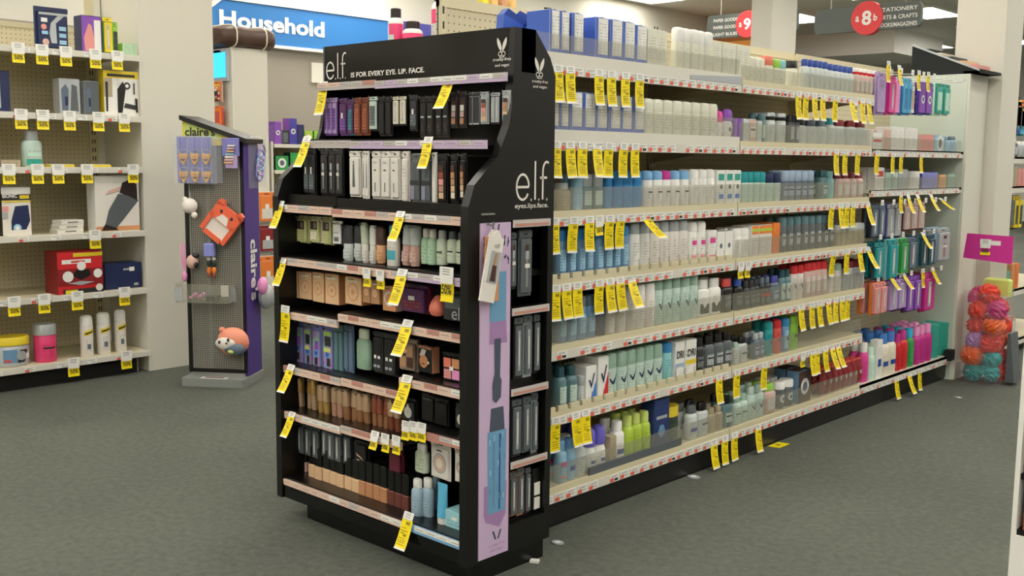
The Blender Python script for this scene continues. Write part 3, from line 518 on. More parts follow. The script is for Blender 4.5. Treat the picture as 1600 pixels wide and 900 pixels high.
# ---- goods of the black display
EITEMS=[
('header',-0.749,-0.663,1.327,1.455,3,'card',0.012,'purple slim carded pencil pack',('purple','lilac'),'lines',1,1,-1.5),
('header',-0.659,-0.614,1.326,1.452,1,'card',0.02,'deep purple carded pack with white tag',('purple','plum'),'tag',1,1,-1.5),
('header',-0.611,-0.58,1.326,1.447,1,'card',0.02,'teal and purple carded pack',('tealdark','plum'),'lines',1,1,-1.5),
('header',-0.576,-0.499,1.326,1.451,2,'card',0.02,'copper brown carded pack',('copper','rust'),'lines',1,1,-1.5),
('header',-0.496,-0.45,1.34,1.453,1,'card',0.02,'black carded pack with pale window',('blackish','mintclear'),'lines',1,1,-1.5),
('header',-0.447,-0.383,1.323,1.451,2,'card',0.02,'plum black slim carded pack',('plumblack','blackish'),'',1,1,-1.5),
('header',-0.379,-0.311,1.356,1.449,2,'card',0.01,'black card with pale pencil',('blackish','cream'),'pencil',1,1,-1.5),
('header',-0.293,-0.256,1.338,1.451,1,'card',0.01,'black card with small white price sticker',('blackish','charcoal'),'tag',1,1,-1.5),
('header',-0.247,-0.111,1.317,1.444,4,'card',0.012,'plain black upright carded pack',('brownblack','blackish'),'mark',1,1,-1.5),
('header',-0.105,-0.038,1.345,1.455,2,'card',0.012,'card with stacked brown and white swatches',('brownblack','brownblack'),'swatch',1,1,-1.5),
('header',-0.03,0.016,1.354,1.449,3,'card',0.008,'thin white edged card',('silver','charcoal'),'',1,1,-1.5),
('header',0.021,0.058,1.355,1.449,1,'card',0.01,'white card with rose brown shade palette',('silver','silver'),'roses',1,1,-1.5),
('header',0.063,0.102,1.354,1.446,2,'card',0.01,'dark card with silver edges',('plumblack','silver'),'pencil',1,1,-1.5),
('header',0.11,0.145,1.355,1.45,1,'card',0.01,'white card with tan brown shade palette',('silver','silver'),'tans',1,1,-1.5),
('second',-0.729,-0.657,1.125,1.282,2,'card',0.02,'black brush card with white sticker',('blackish','charcoal'),'tag',1,1,-1.6),
('second',-0.632,-0.509,1.127,1.282,3,'card',0.02,'black card with silver brush',('blackish','charcoal'),'brush',1,1,-1.6),
('second',-0.475,-0.42,1.127,1.274,1,'card',0.02,'white card with large dark brush',('offwhite','offwhite'),'darkbrush',1,1,-1.6),
('second',-0.413,-0.372,1.124,1.274,2,'card',0.01,'narrow white card edge with dark brush',('offwhite','offwhite'),'darkbrush',1,1,-1.6),
('second',-0.368,-0.227,1.124,1.274,3,'card',0.02,'white card with fine eye brush',('offwhite','offwhite'),'smallbrush',1,1,-1.6),
('second',-0.221,-0.185,1.115,1.274,1,'card',0.02,'white card with dark strip at foot',('offwhite','offwhite'),'lines',1,1,-1.6),
('second',-0.18,-0.088,1.118,1.267,2,'card',0.03,'pale pouch banded in dark grey',('silver','smoke'),'band',1,1,-1.6),
('second',-0.085,-0.062,1.116,1.271,1,'card',0.01,'tall narrow white divider card',('offwhite','offwhite'),'',1,1,-1.6),
('second',-0.06,-0.018,1.121,1.267,1,'card',0.02,'black palette with five peach shades',('blackish','blackish'),'roses',1,1,-1.6),
('second',-0.007,0.025,1.123,1.267,1,'card',0.02,'black palette with five cream shades',('blackish','blackish'),'tans',1,1,-1.6),
('second',0.038,0.062,1.128,1.268,1,'card',0.02,'black palette with white sticker',('blackish','blackish'),'tans',1,1,-1.6),
('third',-0.851,-0.786,0.964,1.051,1,'card',0.03,'black and sage boxed compact at left end',('sageyellow','blackish'),'window',1,1,-1.6),
('third',-0.783,-0.708,0.96,1.054,1,'card',0.03,'sage boxed compact with dark window',('sageyellow','sageyellow'),'window',1,1,-1.6),
('third',-0.698,-0.633,0.965,1.055,1,'card',0.03,'cream boxed compact with dark window',('cream','sageyellow'),'window',1,1,-1.6),
('third',-0.629,-0.577,0.962,1.056,1,'card',0.03,'yellow green boxed compact',('sageyellow','sageyellow'),'window',1,1,-1.6),
('third',-0.573,-0.519,0.966,1.046,1,'card',0.02,'black pack with white lettering block',('charcoal','white'),'mark',1,1,-1.6),
('third',-0.523,-0.469,0.912,1.034,1,'tubeh',0.025,'clear tube with black top beside black pack',('pale','charcoal'),'lines',1,1,-1.6),
('third',-0.465,-0.423,0.92,1.036,1,'tubeh',0.025,'clear green tinted tube with black top',('pale','charcoal'),'lines',1,1,-1.6),
('third',-0.419,-0.387,0.911,1.047,1,'tubeh',0.02,'slim ivory tube',('offwhite','sagepale'),'lines',1,1,-1.6),
('third',-0.384,-0.352,0.913,1.04,1,'tubeh',0.02,'slim white tube',('offwhite','white'),'lines',1,1,-1.6),
('third',-0.349,-0.305,0.921,1.038,1,'tubeh',0.025,'peach orange tube',('peach','brown'),'lines',1,1,-1.6),
('third',-0.298,-0.243,0.911,1.045,1,'bottle',0.03,'white and turquoise squeeze tube',('offwhite','turq'),'turq',1,1,-1.6),
('third',-0.231,-0.145,0.923,1.049,2,'tubeh',0.03,'beige serum tube with clear top',('blush','pale'),'lines',1,1,-1.6),
('third',-0.139,-0.071,0.935,1.042,2,'bottle',0.03,'pale mint dropper bottle with white neck',('mintgreen','offwhite'),'lines',1,1,-1.6),
('third',-0.065,-0.026,0.938,1.041,1,'bottle',0.03,'sage bottle with striped cap',('sagepale','greywhite'),'bar',1,1,-1.6),
('third',-0.023,0.053,0.946,1.04,2,'bottle',0.03,'pale green bottle with black and white cap',('sagepale','smoke'),'bar',1,1,-1.6),
('fourth',-0.834,-0.687,0.768,0.861,2,'carton',0.05,'sand coloured box with embossed oval',('sand','sandorange'),'oval',1,1,-1.6),
('fourth',-0.684,-0.539,0.765,0.865,2,'carton',0.06,'peach sand box with raised oval',('sand','sandorange'),'oval',1,1,-1.6),
('fourth',-0.508,-0.411,0.776,0.865,1,'carton',0.06,'single sand box beside empty gap',('sand','sandorange'),'oval',1,1,-1.6),
('fourth',-0.408,-0.322,0.79,0.864,2,'carton',0.03,'dim tan box under small price tags',('sanddark','sanddark'),'oval',1,1,-1.6),
('fourth',-0.312,-0.247,0.774,0.851,1,'carton',0.03,'blush box with white ring',('sandorange','blush'),'ringw',1,1,-1.6),
('fourth',-0.235,-0.11,0.778,0.867,1,'card',0.05,'violet tinted clear pack with magenta sponge',('wine','plum'),'tag',1,1,-1.6),
('fourth',-0.102,-0.042,0.777,0.843,1,'egg',0.04,'coral egg shaped sponge',('coral','coral'),'',1,1,-1.6),
('fourth',-0.037,0.065,0.773,0.865,1,'card',0.05,'smoky clear pack with large pale letters',('smoke','charcoal'),'elf',1,1,-1.6),
('fifth',-0.793,-0.736,0.53,0.691,1,'card',0.02,'iridescent blue pink card at left end',('holo','periwinkle'),'holo',1,1,-1.6),
('fifth',-0.733,-0.688,0.524,0.691,1,'card',0.02,'iridescent card with yellow label',('holo','lilacgrey'),'holoy',1,1,-1.6),
('fifth',-0.685,-0.634,0.525,0.688,1,'card',0.02,'iridescent card with violet label',('holo','periwinkle'),'holo',1,1,-1.6),
('fifth',-0.631,-0.57,0.527,0.699,1,'card',0.02,'iridescent card with orange and dark label',('holo','periwinkle'),'holoy',1,1,-1.6),
('fifth',-0.567,-0.518,0.536,0.699,2,'card',0.015,'dark teal grey card edge',('slateteal','slateteal'),'',1,1,-1.6),
('fifth',-0.515,-0.464,0.546,0.705,2,'card',0.015,'slate blue card edge',('slateblue','slateblue'),'',1,1,-1.6),
('fifth',-0.46,-0.384,0.566,0.698,1,'bottle',0.03,'sage green bottle',('sagegreen','sagepale'),'',1,1,-1.6),
('fifth',-0.368,-0.248,0.564,0.701,2,'card',0.03,'black makeup pack with white lettering',('blackish','charcoal'),'mark2',1,1,-1.6),
('fifth',-0.236,-0.152,0.594,0.695,1,'card',0.03,'brown grey tray of four shades',('taupe','taupe'),'quadt',1,1,-1.6),
('fifth',-0.143,-0.07,0.603,0.684,1,'carton',0.03,'black box with painted face and orange side',('blackish','orangeb'),'face',1,1,-1.6),
('fifth',-0.036,0.055,0.591,0.678,1,'card',0.02,'black palette of four coral and pink blushes',('blackish','blackish'),'quad',1,1,-1.6),
('sixth',-0.825,-0.756,0.375,0.486,2,'tubeh',0.03,'champagne gold lip tube',('champ','gold'),'',1,1,-1.6),
('sixth',-0.733,-0.674,0.383,0.492,2,'tubeh',0.03,'golden lip tube',('champ','gold'),'',1,1,-1.6),
('sixth',-0.667,-0.602,0.364,0.48,2,'tubeh',0.03,'yellow gold lip tube with grey foot',('gold','champ'),'',1,1,-1.6),
('sixth',-0.595,-0.532,0.37,0.483,2,'tubeh',0.03,'rose gold lip tube',('rosegold','champ'),'',1,1,-1.6),
('sixth',-0.525,-0.383,0.366,0.487,4,'tubeh',0.03,'copper gold lip tube',('copperg','champ'),'',1,1,-1.6),
('sixth',-0.377,-0.293,0.366,0.493,3,'tubeh',0.03,'bronze lip tube with white end',('copperg','copper'),'',1,1,-1.6),
('sixth',-0.293,-0.234,0.376,0.49,2,'tubeh',0.03,'chocolate bronze lip tube',('rust','champ'),'',1,1,-1.6),
('sixth',-0.221,-0.155,0.435,0.509,1,'card',0.03,'black card with round white puff',('blackish','charcoal'),'puff',1,1,-1.6),
('sixth',-0.137,-0.008,0.448,0.532,2,'card',0.02,'plain black card in dark recess',('blackish','blackish'),'',1,1,-1.6),
('sixth',0.015,0.08,0.451,0.529,1,'card',0.03,'black card with torn white round sticker',('blackish','charcoal'),'puff',1,1,-1.6),
('seventh',-0.834,-0.655,0.21,0.326,4,'card',0.03,'black mascara pack with rosy top',('charcoal','smoke'),'pencil',1,1,-1.6),
('seventh',-0.649,-0.489,0.224,0.336,4,'card',0.03,'glossy black mascara pack',('charcoal','smoke'),'pencil',1,1,-1.6),
('seventh',-0.472,-0.398,0.245,0.322,1,'card',0.03,'black card with tan wedge',('blackish','blackish'),'wedge',1,1,-1.6),
('seventh',-0.288,-0.225,0.255,0.325,1,'card',0.03,'dark wine red pack',('wine','wine'),'',1,1,-1.6),
('seventh',-0.167,-0.105,0.281,0.37,1,'bottle',0.03,'pale green vial in clear pack',('sagepale','white'),'lines',1,1,-1.6),
('seventh',-0.093,0.007,0.281,0.394,1,'card',0.012,'white card with clear round puff',('offwhite','offwhite'),'puffc',1,1,-1.6),
('seventh',0.018,0.084,0.288,0.397,1,'card',0.012,'cream card with round puff at right end',('cream','offwhite'),'puffc',1,1,-1.6),
('bottom',-0.83,-0.76,0.09,0.225,1,'found',0.03,'rose beige foundation with sticker',('blush','black'),'tag',0,1,-1.58),
('bottom',-0.721,-0.439,0.109,0.254,7,'found',0.03,'light beige foundation bottle with black cap',('sand','black'),'',0,3,-1.6),
('bottom',-0.44,-0.295,0.119,0.262,4,'found',0.03,'tan foundation bottle with black cap',('tan','black'),'',0,3,-1.6),
('bottom',-0.295,-0.189,0.111,0.259,3,'found',0.03,'deep brown foundation bottle with black cap',('deepbrown','black'),'',0,3,-1.6),
('bottom',-0.163,-0.115,0.116,0.261,1,'bottle',0.03,'powder blue bottle with white cap at left of trio',('powder','white'),'lines',0,1,-1.62),
('bottom',-0.135,-0.087,0.122,0.266,1,'bottle',0.03,'powder blue bottle with white cap in middle',('powder','white'),'lines',0,1,-1.6),
('bottom',-0.159,-0.123,0.112,0.253,1,'bottle',0.03,'grey blue bottle at back of trio',('slateblue','powder'),'lines',0,1,-1.54),
('bottom',-0.051,-0.005,0.128,0.271,1,'tube',0.03,'bright blue tube standing on white cap',('skyb','white'),'lines',0,1,-1.62),
('bottom',-0.01,0.079,0.118,0.197,1,'carton',0.07,'aqua cube box with small emblem',('aquabox','aquabox'),'tag',0,1,-1.61),
('bottom',0.078,0.126,0.125,0.174,1,'carton',0.04,'small aqua box at right end',('aquabox','aquabox'),'lines',0,1,-1.63),
]
ETAGS=[('h', -0.725, -1.53, 1.482, 14.0, 0.085, 0),('h', -0.104, -1.53, 1.474, 29.0, 0.08, 0),('s1', -0.703, -1.62, 1.297, 25.0, 0.082, 0),('s1', -0.096, -1.62, 1.293, 19.0, 0.072, 0),('s2', -0.766, -1.685, 1.082, 24.0, 0.072, 0),('s2', -0.149, -1.685, 1.073, 25.0, 0.07, 0),('s3', -0.757, -1.685, 0.889, 22.0, 0.073, 0),('s3', -0.305, -1.685, 0.888, 1.0, 0.032, 1),('s3', -0.24, -1.685, 0.886, 0.0, 0.026, 1),('s3', -0.142, -1.685, 0.896, 23.0, 0.083, 0),('s3', 0.057, -1.685, 0.909, 2.0, 0.07, 2),('s4', -0.744, -1.685, 0.72, 6.0, 0.092, 0),('s4', -0.119, -1.685, 0.744, 28.0, 0.085, 0),('s5', -0.723, -1.685, 0.524, 30.0, 0.075, 0),('s5', -0.123, -1.685, 0.573, 26.0, 0.087, 0),('s6', -0.72, -1.685, 0.361, 29.0, 0.067, 0),('s6', -0.273, -1.685, 0.374, 18.0, 0.035, 1),('s6', -0.22, -1.685, 0.376, 4.0, 0.038, 1),('s6', -0.168, -1.685, 0.38, 4.0, 0.038, 1),('s6', -0.123, -1.685, 0.434, 9.0, 0.035, 1),('s6', -0.088, -1.685, 0.439, 4.0, 0.041, 1),('s6', -0.051, -1.685, 0.442, 4.0, 0.043, 1),('s7', -0.116, -1.685, 0.145, 23.0, 0.085, 0),]
# ================================================================ the room
def struct(name, mb, smooth=False): return tag(mb.build(name, smooth=smooth), kind='structure')
ZC = 3.4
m = MB(); m.box(-12, 9, -10, 21, -.1, 0, 'carpet'); struct('floor', m)
m = MB(); m.box(-12, 9, -10, 21, ZC, ZC+.1, 'ceil'); struct('ceiling', m)
m = MB(); m.box(-6.85, -6.65, -10, 10, 0, ZC, 'wallpaint'); struct('wall_left', m)
m = MB(); m.box(-6.85, -5.45, 10, 10.2, 0, ZC, 'orangewall'); m.box(-6.45, -5.5, 9.9, 10, 2.55, 2.99, 'signorange'); struct('wall_inner', m)
m = MB(); m.box(-12, -11.8, 10, 21, 0, ZC, 'wallpaint'); struct('wall_far_left', m)
m = MB(); m.box(-12, 9, 20.8, 21, 0, ZC, 'wallwhite'); struct('wall_back', m)
m = MB(); m.box(8.8, 9, -10, 21, 0, ZC, 'wallpaint'); struct('wall_right', m)
m = MB(); m.box(-12, 9, -10.2, -10, 0, ZC, 'wallpaint'); struct('wall_front', m)
m = MB(); m.box(-11.8, -5.05, 13, 15, 3.01, ZC, 'wallwhite'); struct('trim_1', m)          # white soffit
m = MB(); m.box(-3.95, -3.43, -.765, -.292, 0, ZC, 'wallpaint'); struct('wall_pillar_left', m)
m = MB(); m.box(-3.64, -3.40, 6.2, 6.72, 0, ZC, 'wallpaint'); struct('wall_pillar_middle', m)
m = MB(); m.box(-.19, .09, 2.705, 3.0, 0, ZC, 'wallpaint'); struct('wall_pillar_right', m)
m = MB(); m.box(-.4, .012, 2.42, 2.70, 0, 1.755, 'panelwhite'); m.box(.012, .02, 2.43, 2.69, 0, .10, 'wallpaint')
m.box(-.44, -.0, 2.4155, 2.42, 0, 1.755, 'panelgreen'); struct('trim_3', m)
# ceiling light panels
def light_panel():
    t = thing('ceiling_light', 'rectangular white fluorescent light panel in the ceiling', 'ceiling light', (0, 0, ZC), group='fluorescent ceiling panels')
    f = MB()
    for a in ((-.31, -.27, -.62, .62), (.27, .31, -.62, .62), (-.27, .27, -.62, -.58), (-.27, .27, .58, .62)): f.box(a[0], a[1], a[2], a[3], -.02, 0, 'wallwhite')
    k = [f.build('frame', t)]
    g = MB(); g.box(-.27, .27, -.58, .58, -.012, -.001, 'lampglow'); k.append(g.build('diffuser', t)); return t, k
lp, lk = light_panel(); first = True
LNAME = {(-5.65, 10.9): 'white ceiling light panel seen between the white pillar and the grey aisle sign',
         (-3.95, 11.6): 'white ceiling light panel right of the grey aisle sign'}
for x in (-5.65, -3.95, -2.1, -.3, 1.5, 3.3, 5.1):
    for j in range(-3, 8):
        if x == -5.65 and j in (4, 6): continue
        y = 10.9-2.45*(5-j)+.0 if x != -3.95 else 11.6-2.45*(5-j)
        o = lp if first else copy_tree(lp, lk); first = False
        o.location = (x, y, ZC)
        if j == 5 and (x, round(y, 2)) in LNAME: o['label'] = LNAME[(x, round(y, 2))]; del o['group']

for x, y in ((-6.25, 2.9), (-6.2, 7.75)): o = copy_tree(lp, lk); o.location = (x, y, ZC)  # the nearer panel, out of view, is added to brighten the left wall
# ================================================================ hanging signs
def rrect(x0, x1, z0, z1, r, n=4):
    P = []
    for cx, cz, a0 in ((x1-r, z1-r, 0), (x0+r, z1-r, 90), (x0+r, z0+r, 180), (x1-r, z0+r, 270)):
        for i in range(n+1): a = R(a0+90*i/n); P.append((cx+r*math.cos(a), cz+r*math.sin(a)))
    return P
def circle(cx, cz, r, n=24, rz=None): return [(cx+r*math.cos(2*math.pi*i/n), cz+(rz or r)*math.sin(2*math.pi*i/n)) for i in range(n)]
def aisle_sign(label, x0, x1, y, z0, z1, cx, num, left, lines, tx0, tx1):
    t = thing('aisle_sign', label, 'sign', ((x0+x1)/2, y, z0)); ox = (x0+x1)/2
    m = MB(); m.prism(rrect(x0-ox, x1-ox, 0, z1-z0, .05), -.02, .02, 'signgrey'); m.build('board', t)
    m = MB(); m.prism(circle(cx-ox, (z1-z0)/2, .15), -.035, .035, 'signred'); m.build('number_disc', t)
    for s in (-.35, .35):
        m = MB(); m.tube([(s*(x1-x0), 0, z1-z0), (s*(x1-x0), 0, ZC-z0)], .004, 'metal'); m.build('hanging_rod', t)
    text(num, .09, .13, 'white', t, (cx-ox-.045, -.038, (z1-z0)/2-.065), FY, .03)
    text(left[0], .035, .05, 'white', t, (cx-ox-.105, -.038, (z1-z0)/2-.03), FY, .02)
    text(left[1], .035, .06, 'white', t, (cx-ox+.065, -.038, (z1-z0)/2-.03), FY, .02)
    n = len(lines)
    for i, l in enumerate(lines): text(l, (tx1-tx0), .036, 'white', t, (tx0-ox, -.022, (z1-z0)*(.76-.3*i)-.018), FY, .012)
aisle_sign('grey hanging aisle sign with red disc reading 8 and ARTS & CRAFTS', -2.6, -1.586, 5.6, 2.44, 2.665, -2.08, '8', 'ab', ['STATIONERY', 'ARTS & CRAFTS', 'BOOKS/MAGAZINES'], -1.97, -1.62)
aisle_sign('grey hanging aisle sign with red disc reading 9 half behind the pillar', -4.69, -3.53, 7, 2.665, 2.93, -4.145, '9', 'ab', ['PAPER GOODS', 'PAPER GOODS', 'LIGHT BULBS'], -4.6, -4.28)
t = thing('aisle_sign', 'dark grey sign corner at the top right edge', 'sign', (-.5, 6, 2.5))
m = MB(); m.prism(rrect(-.47, .5, 0, .23, .04), -.02, .02, 'signgrey'); m.build('board', t)
text('COSMETICS', .3, .05, 'white', t, (-.44, -.022, .13), FY, .01); text('BEAUTY', .3, .05, 'white', t, (-.44, -.022, .04), FY, .01)
# department sign on the left wall
t = thing('department_sign', 'long blue department sign reading Household with white outline', 'sign', (-6.6, 2.7, 2.3))
m = MB(); m.prism([(-1.12, .03), (-1.18, .25), (-.98, .4), (1.02, .4), (1.02, .03)], -.05, .03, 'signblue', 'YZ'); m.build('blue_panel', t)
m = MB(); m.prism([(-1.14, .0), (1.02, .0), (1.02, .03), (-1.12, .03)], -.05, .045, 'white', 'YZ'); m.prism([(-.98, .4), (1.02, .4), (1.02, .42), (-.99, .42)], -.05, .045, 'white', 'YZ')
m.prism([(-1.2, .25), (-1.18, .25), (-.98, .4), (-.99, .42)], -.05, .045, 'white', 'YZ'); m.build('white_outline', t)
m = MB(); m.prism([(1.06, .0), (1.06, .2), (1.12, .26), (1.8, .26), (1.8, 0)], -.05, .03, 'signteal', 'YZ'); m.build('teal_panel', t)
m = MB(); m.prism([(1.06, .28), (1.8, .28), (1.8, .42), (1.06, .42)], -.05, .03, 'indigo', 'YZ')
m.prism([(1.02, 0), (1.06, 0), (1.06, .2), (1.12, .26), (1.8, .26), (1.8, .285), (1.08, .285), (1.045, .25), (1.045, .42), (1.02, .42)], -.05, .045, 'white', 'YZ'); m.build('divider', t)
text('Household', 1.2, .155, 'white', t, (.036, -1.02, .15), FX, .035)
# pale wall panel under the sign
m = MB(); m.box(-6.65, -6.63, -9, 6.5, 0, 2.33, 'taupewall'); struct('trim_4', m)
m = MB(); m.box(-6.63, -6.61, 2.75, 3.2, 2.0, 2.2, 'wallpaint'); struct('trim_5', m)
# ================================================================ long gondola
ZS = [1.526, 1.284, 1.036, .815, .59, .367, .10]
LIP = [.068, .066, .05, .045, .05, .045, .05]
LV = ['top', 'second', 'third', 'fourth', 'fifth', 'sixth', 'bottom']
def label_mesh(v):
    m = MB(); m.box(-.027, .027, -.0008, 0, 0, .027, 'labelwhite')
    if v != 2: m.face([(-.026, -.0012, .0005), (-.004, -.0012, .0005), (-.004, -.0012, .0145), (-.026, -.0012, .0145)], 'labelred')
    for z, a, b in ((.021, -.02, .02), (.017, -.022, .012), (.010, -.002, .022), (.006, -.002, .018)):
        m.face([(a, -.0012, z), (b, -.0012, z), (b, -.0012, z+.0018), (a, -.0012, z+.0018)], 'inkgrey')
    if v == 1: m.face([(0, -.0013, .003), (.02, -.0013, .003), (.02, -.0013, .012), (0, -.0013, .012)], 'ink')
    return m.mesh('price_label')
LBL = [label_mesh(i) for i in range(3)]
def gondola_bay(y0, y1, nm, levels, front=True):
    t = thing('gondola_bay', nm, 'shelving', (0, (y0+y1)/2, 0)); h = (y1-y0)/2
    sg = 1
    m = MB(); m.box(-.44, -.03, -h, h, .0, .10, 'black'); m.box(-.03, -.026, -h+.002, h-.002, .01, .095, 'blackish'); m.build('kick_base', t)
    m = MB(); m.box(-.452, -.44, -h, h, .10, 1.79, 'pegboard'); m.build('back_panel', t)
    m = MB()
    for s in (-h, h-.02): m.box(-.445, -.425, s, s+.02, .1, 1.80, 'creamsteel')
    for s in (-h+.006, h-.014):
        for i in range(34): m.box(-.4252, -.4245, s, s+.008, .14+i*.05, .165+i*.05, 'ink')
    m.build('upright', t)
    m = MB(); m.box(-.452, -.435, -h, h, 1.765, 1.80, 'creamsteel'); m.build('top_rail', t)
    for l in levels:
        zb = ZS[l]; lp_ = LIP[l]
        if h > 0 and l in (0, 1) and y0 > -.5: lp_ = .05
        m = MB(); m.box(-.44, -.004, -h+.003, h-.003, zb+lp_-.014, zb+lp_-.002, 'creamsteel')
        m.box(-.016, 0, -h+.003, h-.003, zb+.027, zb+lp_, 'deckwhite' if (lp_ > .06) else 'creamsteel')
        for s in (-h+.01, h-.014): m.prism([(-.43, zb+lp_-.014), (-.03, zb+lp_-.014), (-.03, zb+lp_-.03), (-.43, zb+lp_-.09)], s, s+.004, 'creamdark', 'XZ')
        sh = m.build('shelf', t)
        m = MB(); m.box(-.006, .0015, -h+.004, h-.004, zb-.002, zb+.029, 'rail'); m.build('price_rail', sh)
        n = int(2*h/.0605); rnd = random.Random(l*7+int(y0*10))
        for i in range(n):
            if rnd.random() < .06: continue
            o = obj('price_label', LBL[rnd.choice((0, 0, 0, 0, 0, 1))], sh, (.0018, -h+.035+i*.0605+rnd.uniform(-.002, .002), zb+rnd.uniform(-.0005, .001)), (0, 0, R(90)))
        if not (y0 < -.5 and l in (3, 5)):
            a, b = -h+.006, h-.006
            m = MB(); m.box(-.012, -.0105, a, b, zb+lp_, zb+lp_+(.075 if l != 0 else .06), 'acrylic'); m.build('clear_fence', sh)
            if l == 6 and y0 < -.5: m = MB(); m.box(-.010, -.002, -.30+.0, .27, zb+lp_-.002, zb+lp_+.028, 'smoke'); m.build('dark_divider', sh)
        else:
            for i in range(int(2*h/.064)):
                m = MB() if i == 0 else None
                if i == 0: m.box(-.008, .001, .004, .052, 0, .018, 'creamsteel'); m.box(-.008, -.004, -.002, .0, 0, .04, 'acrylic'); pm = m.mesh('pusher_front')
                obj('pusher_front', pm, sh, (0, -h+.01+i*.064, zb+lp_))
    return t
bays = [gondola_bay(-1.24, 0, 'near bay of long white shelving full of deodorants, next to black display', range(7)),
        gondola_bay(0, 1.22, 'middle bay of long white shelving with deodorants and sprays', range(7))]
m = MB(); m.prism([(.25, .045), (.62, .062), (.62, .030), (.25, .030)], .0005, .003, 'silver', 'YZ'); m.build('loose_film', bays[0], (0, 0, 1.526))
# far bay: pegs, two shelves and a base shelf
t = thing('gondola_bay', 'far bay of white shelving with hanging razors, next to the end panel', 'shelving', (0, 1.82, 0)); h = .6; fb = t
m = MB(); m.box(-.44, -.03, -h, h, 0, .10, 'black'); m.box(-.03, -.026, -h, h, .01, .095, 'blackish'); m.build('kick_base', t)
m = MB(); m.box(-.452, -.44, -h, h, .10, 1.79, 'pegboard'); m.build('back_panel', t)
m = MB(); m.box(-.452, -.435, -h, h, 1.765, 1.80, 'creamsteel'); m.build('top_rail', t)
for zb, z1 in ((1.282, 1.318), (1.085, 1.118), (.10, .145)):
    m = MB(); m.box(-.44, 0, -h+.005, h-.004, z1-.014, z1, 'deckwhite'); m.box(-.006, 0, -h+.005, h-.004, zb, z1, 'deckwhite'); sh = m.build('shelf', t)
    for i in range(19):
        obj('price_label', LBL[2 if i % 3 else 0], sh, (.0006, -h+.04+i*.0605, zb+.002), (0, 0, R(90)))
    if zb > 1: m = MB(); m.box(-.012, -.0105, -h+.02, h-.02, z1, z1+.06, 'acrylic'); m.build('clear_fence', sh)
m = MB(); m.box(-.02, .02, h-.07, h+.0, .12, .18, 'trayblack'); m.build('corner_bracket', t)
for z in (1.70, 1.05, .88, .67):
    for i in range(8 if z > 1.5 else 7):
        y = -.5+i*(.14 if z > 1.5 else .135); m = MB(); m.tube([(-.44, y, z), (0.02, y, z), (.025, y, z+.008)], .0025, 'metal', 5)
        m.box(.022, .0235, y-.016, y+.016, z-.006, z+.02, 'labelwhite'); m.build('peg_hook', t)
# opposite face of the gondola, seen past the top
for i, (y0, y1, nm) in enumerate(((-1.24, 0, 'near'), (0, 1.22, 'middle'), (1.22, 2.42, 'far'))):
    t = thing('gondola_bay', f'{nm} bay on the hidden rear side of the long shelving', 'shelving', (-.9, (y0+y1)/2, 0)); h = (y1-y0)/2
    m = MB(); m.box(.0, .44, -h, h, 0, .10, 'black'); m.build('kick_base', t)
    for z in (1.55, 1.2, .85, .5, .12):
        m = MB(); m.box(0, .44, -h+.003, h-.003, z, z+.014, 'creamsteel'); m.box(0, .006, -h+.003, h-.003, z-.03, z+.014, 'deckwhite'); m.build('shelf', t)
# ---------------------------------------------------------------- products of the gondola
BASE = {1: lambda b: ZS[0]+(.068 if b == 'near' else .05), 2: lambda b: ZS[1]+(.066 if b == 'near' else .05), 8: lambda b: 1.318, 9: lambda b: 1.118}
def base(l, b):
    if l in BASE: return BASE[l](b)
    if b == 'far': return .145
    return ZS[l-1]+LIP[l-1]
LVN = {i+1: n for i, n in enumerate(LV)}; LVN[8] = 'upper'; LVN[9] = 'lower'
ROWN = ['', 'second row', 'third row', 'back row']
def short(s, n):
    return ' '.join(s.split()[:n])
for (bay, l, y0, y1, n, kind, d, h, desc, cols, acc, rows) in GROWS:
    w_ = (y1-y0)/n; root = None
    for i in range(n):
        for q in range(rows):
            if root is None: root, kids = product(kind, w_, d, h, cols, acc); o = root
            else: o = copy_tree(root, kids)
            dep = max(d, w_ if kind in ('jar', 'can') else d)
            jx = random.uniform(-.004, .002)
            o.location = (-.017-dep/2-q*(dep+.006)+jx, y0+w_*(i+.5)+(0 if q == 0 else random.uniform(-.002, .002)), base(l, bay))
            o.rotation_euler = (0, 0, R(90+(random.uniform(-5, 5) if q == 0 and kind not in ('carton',) else 0)))
            s = desc
            if n > 1: s += f', {ORD[i]} from left' if not q else f', {ORD[i]} in {ROWN[q]}'
            elif q: s += f', {ROWN[q]}'
            s += f', {LVN[l]} shelf {bay} bay'
            o['label'] = s; o['category'] = CATS[kind]
            if n > 1 or rows > 1: o['group'] = short(desc, 7)+f' on the {LVN[l]} shelf of the {bay} bay'
